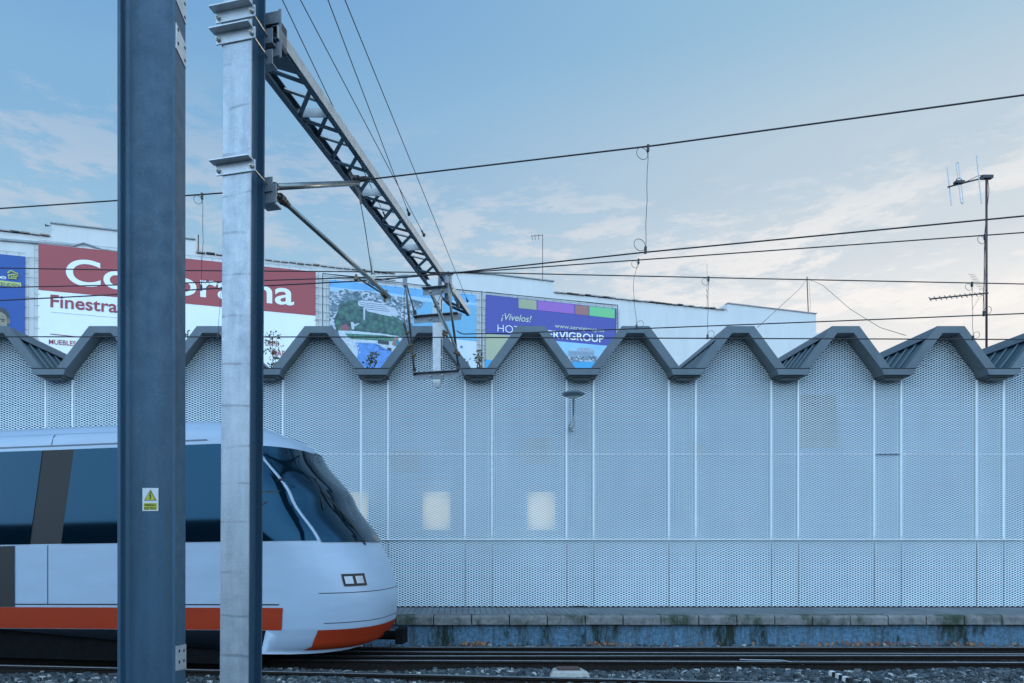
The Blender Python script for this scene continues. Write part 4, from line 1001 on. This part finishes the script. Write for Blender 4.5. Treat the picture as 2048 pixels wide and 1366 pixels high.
decal([(690,668),(770,672),(790,678),(786,684),(700,679)], .070, mat('print_planting', (.06,.20,.14), .5, n_scale=16, n_amt=.6), 'terrace_planting', b2)
decal([(711,686),(752,688),(765,696),(783,703),(790,740),(704,760),(716,705)], .072, mat('print_pool', (.10,.26,.62), .5, n_scale=10, n_amt=.3), 'pool', b2)
for ax_, ay_ in ((714,690),(716,698),(719,706)): decal(ell(ax_,ay_,1.3,2.6,8), .076, M_hot, 'bather', b2)
for ax_, ay_, w_ in ((752,691,8),(755,695,9),(758,699,10)): decal([(ax_,ay_),(ax_+w_,ay_+1),(ax_+w_,ay_+2.4),(ax_,ay_+1.4)], .075, M_navy, 'pool_step', b2)
decal([(755,680),(777,684),(777,691),(755,688)], .075, mat('print_dark', (.03,.05,.07), .5), 'kiosk', b2)
decal([(783,690),(787,679),(795,676),(796,682),(789,694)], .075, mat('print_coral', (.35,.16,.12), .5), 'mural_arch', b2); decal(ell(794,688,4.5,7,16), .0765, mat('print_teal', (.03,.22,.30), .5), 'mural', b2)
decal([(774,696),(782,697),(782,703),(774,702)], .075, mat('print_dark', (.03,.05,.07), .5), 'lounger', b2)
decal([(922+4.0*math.sin(k*math.pi/5)*(1 if k % 2 == 0 else .42), 695-4.0*math.cos(k*math.pi/5)*(1 if k % 2 == 0 else .42)) for k in range(10)], .068, mat('print_star', (.04,.13,.30), .5), 'star', b2)
# hotel group banner
M_pur = sheet('banner_purple', (.055,.070,.34)); M_cream = sheet('banner_cream', (.42,.45,.30)); M_crt = sheet('letter_cream', (.52,.58,.48))
b3 = banner('violet hotel banner with coloured blocks along its top edge', [(971,590),(1232,618),(1230,770),(969,770)], M_pur)
ytop = lambda x: 590+(x-971)*.1075
for xx0, xx1, c_ in ((1036,1072,(.36,.40,.25)),(1074,1147,(.32,.12,.48)),(1149,1176,(.34,.15,.14)),(1177.5,1228,(.16,.55,.24))):
    decal([(xx0,ytop(xx0)+1),(xx1,ytop(xx1)+1),(xx1,ytop(xx1)+20),(xx0,ytop(xx0)+20)], .056, sheet('block_%d' % xx0, c_), 'colour_block', b3)
wtext('¡Vívelos!', 1001, 640, 14, 61, .060, M_crt, b3, bold=.012, shear=.25)
wtext('HOTELES', 994, 664.5, 16, 86, .060, M_let, b3, bold=-.012)
wtext('www.servigroup.es', 1108, 656, 8.2, 99, .060, M_crt, b3, bold=.008)
wtext('SERVIGROUP', 1084, 675, 15.5, 122, .060, M_let, b3, bold=.016)
decal([(970,669),(1040,672),(1040,728),(970,719.5)], .056, M_cream, 'cream_field', b3)
M_lsk = mat('print_lightsky', (.30,.56,.80), .5, n_scale=2, n_amt=.15)
decal([(1090,681),(1230,694),(1230,770),(1090,770)], .056, M_lsk, 'hotel_photo', b3); decal([(969.5,719.5),(1040,728),(1040,770),(969.5,770)], .0565, mat('print_cyan', (.05,.36,.66), .5), 'cyan_field', b3)
decal([(1135,701),(1151,703),(1155,696.5),(1175,696),(1187,701),(1188,712),(1135,712)], .060, mat('print_hotel2', (.34,.42,.52), .5, n_scale=18, n_amt=.2), 'printed_hotel', b3)
for k in range(4): decal([(1136,704+k*2.1),(1186,704.6+k*2.1),(1186,705.2+k*2.1),(1136,704.6+k*2.1)], .064, M_hotd, 'balcony_row', b3)
decal([(1128,713),(1192,713),(1196,728),(1126,728)], .062, M_town, 'shrubs', b3)
decal([(1120,725),(1200,724),(1200,770),(1120,770)], .064, mat('print_cyan', (.05,.36,.66), .5), 'printed_pool', b3)
# dark frames round the banners
fr_ = thing('banner_surround', Vector((Wp(800,760).x, Wp(800,760).y, Wp(800,760).z)), 'thin dark steel frame round the seaside and violet banners', 'frame')
for p0, p1 in (((645,549),(645,760)),((645,549),(905,580)),((905,580),(1233,612)),((962,584),(962,760)),((1233,611),(1233,700)),((665,551),(790,563))):
    wline(p0, p1, .09, M_frame, 'frame_tube', fr_, .014)
q = MB()
for k in range(11): q.tube(Wp(630,560+k*16,.06), Wp(659,563+k*16,.06), .006, 4); q.tube(Wp(952,600+k*15,.06), Wp(971,602+k*15,.06), .006, 4)
for k in range(5): q.tube(Wp(52,516+k*40,.06), Wp(77,518+k*40,.06), .006, 4)
q.build('tie_cord', M_cord, fr_)

# ------------------------------------------------------------------ antennas and poles
M_red_pole = mat('weathered_pole', (.10,.06,.055), .6, .3, n_scale=20, n_amt=.3)
M_alu = mat('aluminium_rod', (.42,.46,.50), .4, .7)
ZA = 14.5
an = thing('antenna_pole', P(1973,720,ZA), 'tall dark pole behind the roof with a large dipole and a long comb antenna', 'antenna')
q = MB(); q.tube(P(1973,728,ZA), P(1973,351,ZA), .022, 10); q.build('pole', M_red_pole, an, smooth=True)
q = MB(); q.tube(P(1896,374,ZA-.3), P(1977,353,ZA), .017, 8); q.box(P(1966,349,ZA-.05), P(1980,360,ZA+.05)); q.box(P(1913,360,ZA-.3), P(1923,370,ZA-.2)); q.ring(P(1918,362,ZA-.22), .06, .008, (1,0,0), UP); yo = q.build('dipole_boom', M_dark, an)
q = MB()
for (a_, b_) in (((1894.5,335),(1903,411)),((1953,310),(1963,407))): q.tube(P(*a_,ZA-.25), P(*b_,ZA-.25), .010, 6)
q.path([P(1912,328,ZA-.25),P(1915,324.5,ZA-.25),P(1917,327,ZA-.25),P(1927,405,ZA-.25),P(1925,408,ZA-.25),P(1922,405,ZA-.25),P(1912,328,ZA-.25)], .008, 6); q.build('antenna_rods', M_alu, yo)
q = MB(); q.path([P(1922,366,ZA-.25),P(1935,362,ZA-.2),P(1955,352,ZA-.1),P(1968,350,ZA)], .007, 6); q.path([P(1975,355,ZA),P(1978,380,ZA),P(1976,400,ZA),P(1969,470,ZA),P(1968,560,ZA),P(1966,630,ZA)], .006, 6); q.build('cable', M_rubber, an)
q = MB(); q.tube(P(1860,598,ZA-.6), P(1976,586,ZA), .016, 8); cb_ = q.build('comb_boom', M_dark, an)
q = MB()
for k in range(11):
    t = k/10; c = P(1860,598,ZA-.6).lerp(P(1962,588,ZA-.08), t); q.tube(c+Vector((-.045,-.10,-.075)), c+Vector((.045,.10,.075)), .008, 5)
for k in range(10):
    t = k/9; a_ = P(1966,580,ZA).lerp(P(1945,549,ZA-.2), t); q.tube(a_+Vector((-.16,-.1,-.03)), a_+Vector((.13,.1,.03)), .0035, 4)
    a_ = P(1966,590,ZA).lerp(P(1949,618,ZA-.2), t); q.tube(a_+Vector((-.14,-.1,-.04)), a_+Vector((.05,.1,.04)), .0035, 4)
q.build('antenna_rods', M_red_pole, cb_)
def pole(px, y0, y1, label, off=-.6, r=.016, extra=None, m_=M_red_pole):
    t = thing('roof_antenna', Wp(px, y0, off), label, 'antenna')
    q = MB(); q.tube(Wp(px, y0, off), Wp(px, y1, off), r, 6); q.build('pole', m_, t)
    if extra:
        q = MB()
        for a_, b_ in extra: q.tube(Wp(*a_, off), Wp(*b_, off), .009, 5)
        q.build('antenna_rods', M_dark, t)
    return t
pole(1098, 575, 455, 'slim antenna on a tall pole over the middle parapet of the white building', extra=[((1074,458),(1098,456)),((1076,455),(1077,467)),((1082,454),(1083,466)),((1089,454),(1090,465))], r=.013)
pole(1433, 625, 515, 'very thin whip aerial left of the guyed pole', r=.006, extra=[((1431.5,568),(1434,574)),((1431.5,580),(1434,586))])
pole(1446, 622, 602, 'tiny twin rod aerial beside the red gable', r=.006, extra=[((1449,620),(1449,603))])
gp = thing('guyed_pole', Wp(1628,628,-.3), 'rusty pole at the right end of the white building held by two guy wires', 'pole')
q = MB(); q.tube(Wp(1628,630,-.3), Wp(1625,548,-.3), .02, 8); q.build('pole', M_red_pole, gp)
q = MB(); q.path([Wp(1625,552,-.3), P(1600,577,24), P(1515,655,15)], .007, 5); q.path([Wp(1625,552,-.3), P(1645,570,24), P(1700,618,22), P(1760,655,18), P(1812,671,15)], .007, 5); q.path([Wp(1628,552,-.28), Wp(1631,600,-.28), Wp(1630,626,-.28)], .005, 5); q.build('guy_wire', M_wire, gp)
pole(121, 452, 438.5, 'small crossed aerial over the left parapet', r=.022, extra=[((102,427),(119,438)),((103,442),(119,439)),((122,439),(143,441.5)),((123,440),(140,449))])
pole(393, 507, 453, 'short pole at the step of the left parapet', r=.02)
q = MB()
q.tube(Wp(92,453,.1), Wp(104,455,.1), .01, 5); q.tube(Wp(93,451,.1), Wp(94,456,.1), .02, 5); q.tube(Wp(97,453,.1), Wp(98,456,.1), .02, 5)
tag(q.build('wall_bracket', M_dark, loc=Wp(98,454,.1)), 'tiny dark bracket sticking out of the left parapet end', 'bracket')

# ------------------------------------------------------------------ weeds growing on the roof behind the valleys
M_leafg = mat('weed_leaf', (.09,.11,.035), .8, n_scale=20, n_amt=.4); M_leafb = mat('weed_leaf_dry', (.14,.085,.03), .8)
def weed(px, base, h_px, spread, n, label, seed, Z=13.2):
    rnd = random.Random(seed); t = thing('weed', P(px, base, Z), label, 'plant', 'weeds growing on the roof')
    st = MB(); lv = MB(); k = Z/F
    for s_ in range(3):
        pts = []; x, y = px+rnd.uniform(-2,2), base
        for i in range(6):
            pts.append(P(x, y, Z+rnd.uniform(-.02,.02))); x += rnd.uniform(-1,1)*spread*.22; y -= h_px/5.5*rnd.uniform(.7,1.1)
        st.path(pts, .006, 5, r2=.002)
        for i in range(n):
            a_ = pts[rnd.randrange(1,6)]; c = a_+Vector((rnd.uniform(-1,1)*spread*.5*k, rnd.uniform(-.1,.1), rnd.uniform(-1,1)*4*k)); r_ = rnd.uniform(.014,.03)
            u_ = Vector((rnd.uniform(-1,1), rnd.uniform(-1,1), rnd.uniform(-1,1))).normalized(); v_ = u_.cross(Vector((rnd.random(),rnd.random(),.3))).normalized()
            lv.face([c-u_*r_*1.5, c+v_*r_*.7, c+u_*r_*1.5, c-v_*r_*.7], rnd.choice([0,0,1]))
    st.build('stem', mat('weed_stem', (.07,.05,.03), .9), t); lv.build('leaves', [M_leafg, M_leafb], t, flip=False)
weed(545, 745, 92, 26, 48, 'bushiest weed, right beside the bright mast', 1)
weed(741, 745, 46, 24, 30, 'weed in the roof valley in front of the printed pool', 2)
weed(958, 742, 46, 10, 18, 'weed at the thin frame between the seaside and violet banners', 3)
weed(933, 742, 28, 12, 9, 'faint small weed just right of the hanging tube', 4)
weed(440, 690, 20, 10, 5, 'few yellowish leaves at the left edge of the bright mast', 5)
weed(375, 690, 30, 6, 8, 'few leaves at the right edge of the dark mast', 6)

# ------------------------------------------------------------------ unseen dark wall added behind the photographer for the train window reflections
q = MB(); q.box((-80,-34,0),(80,-33,7.4)); tag(q.build('reflection_wall', M_blk, loc=(0,-34,0)), 'unseen dark wall added behind the photographer to darken the train window reflections', 'wall')
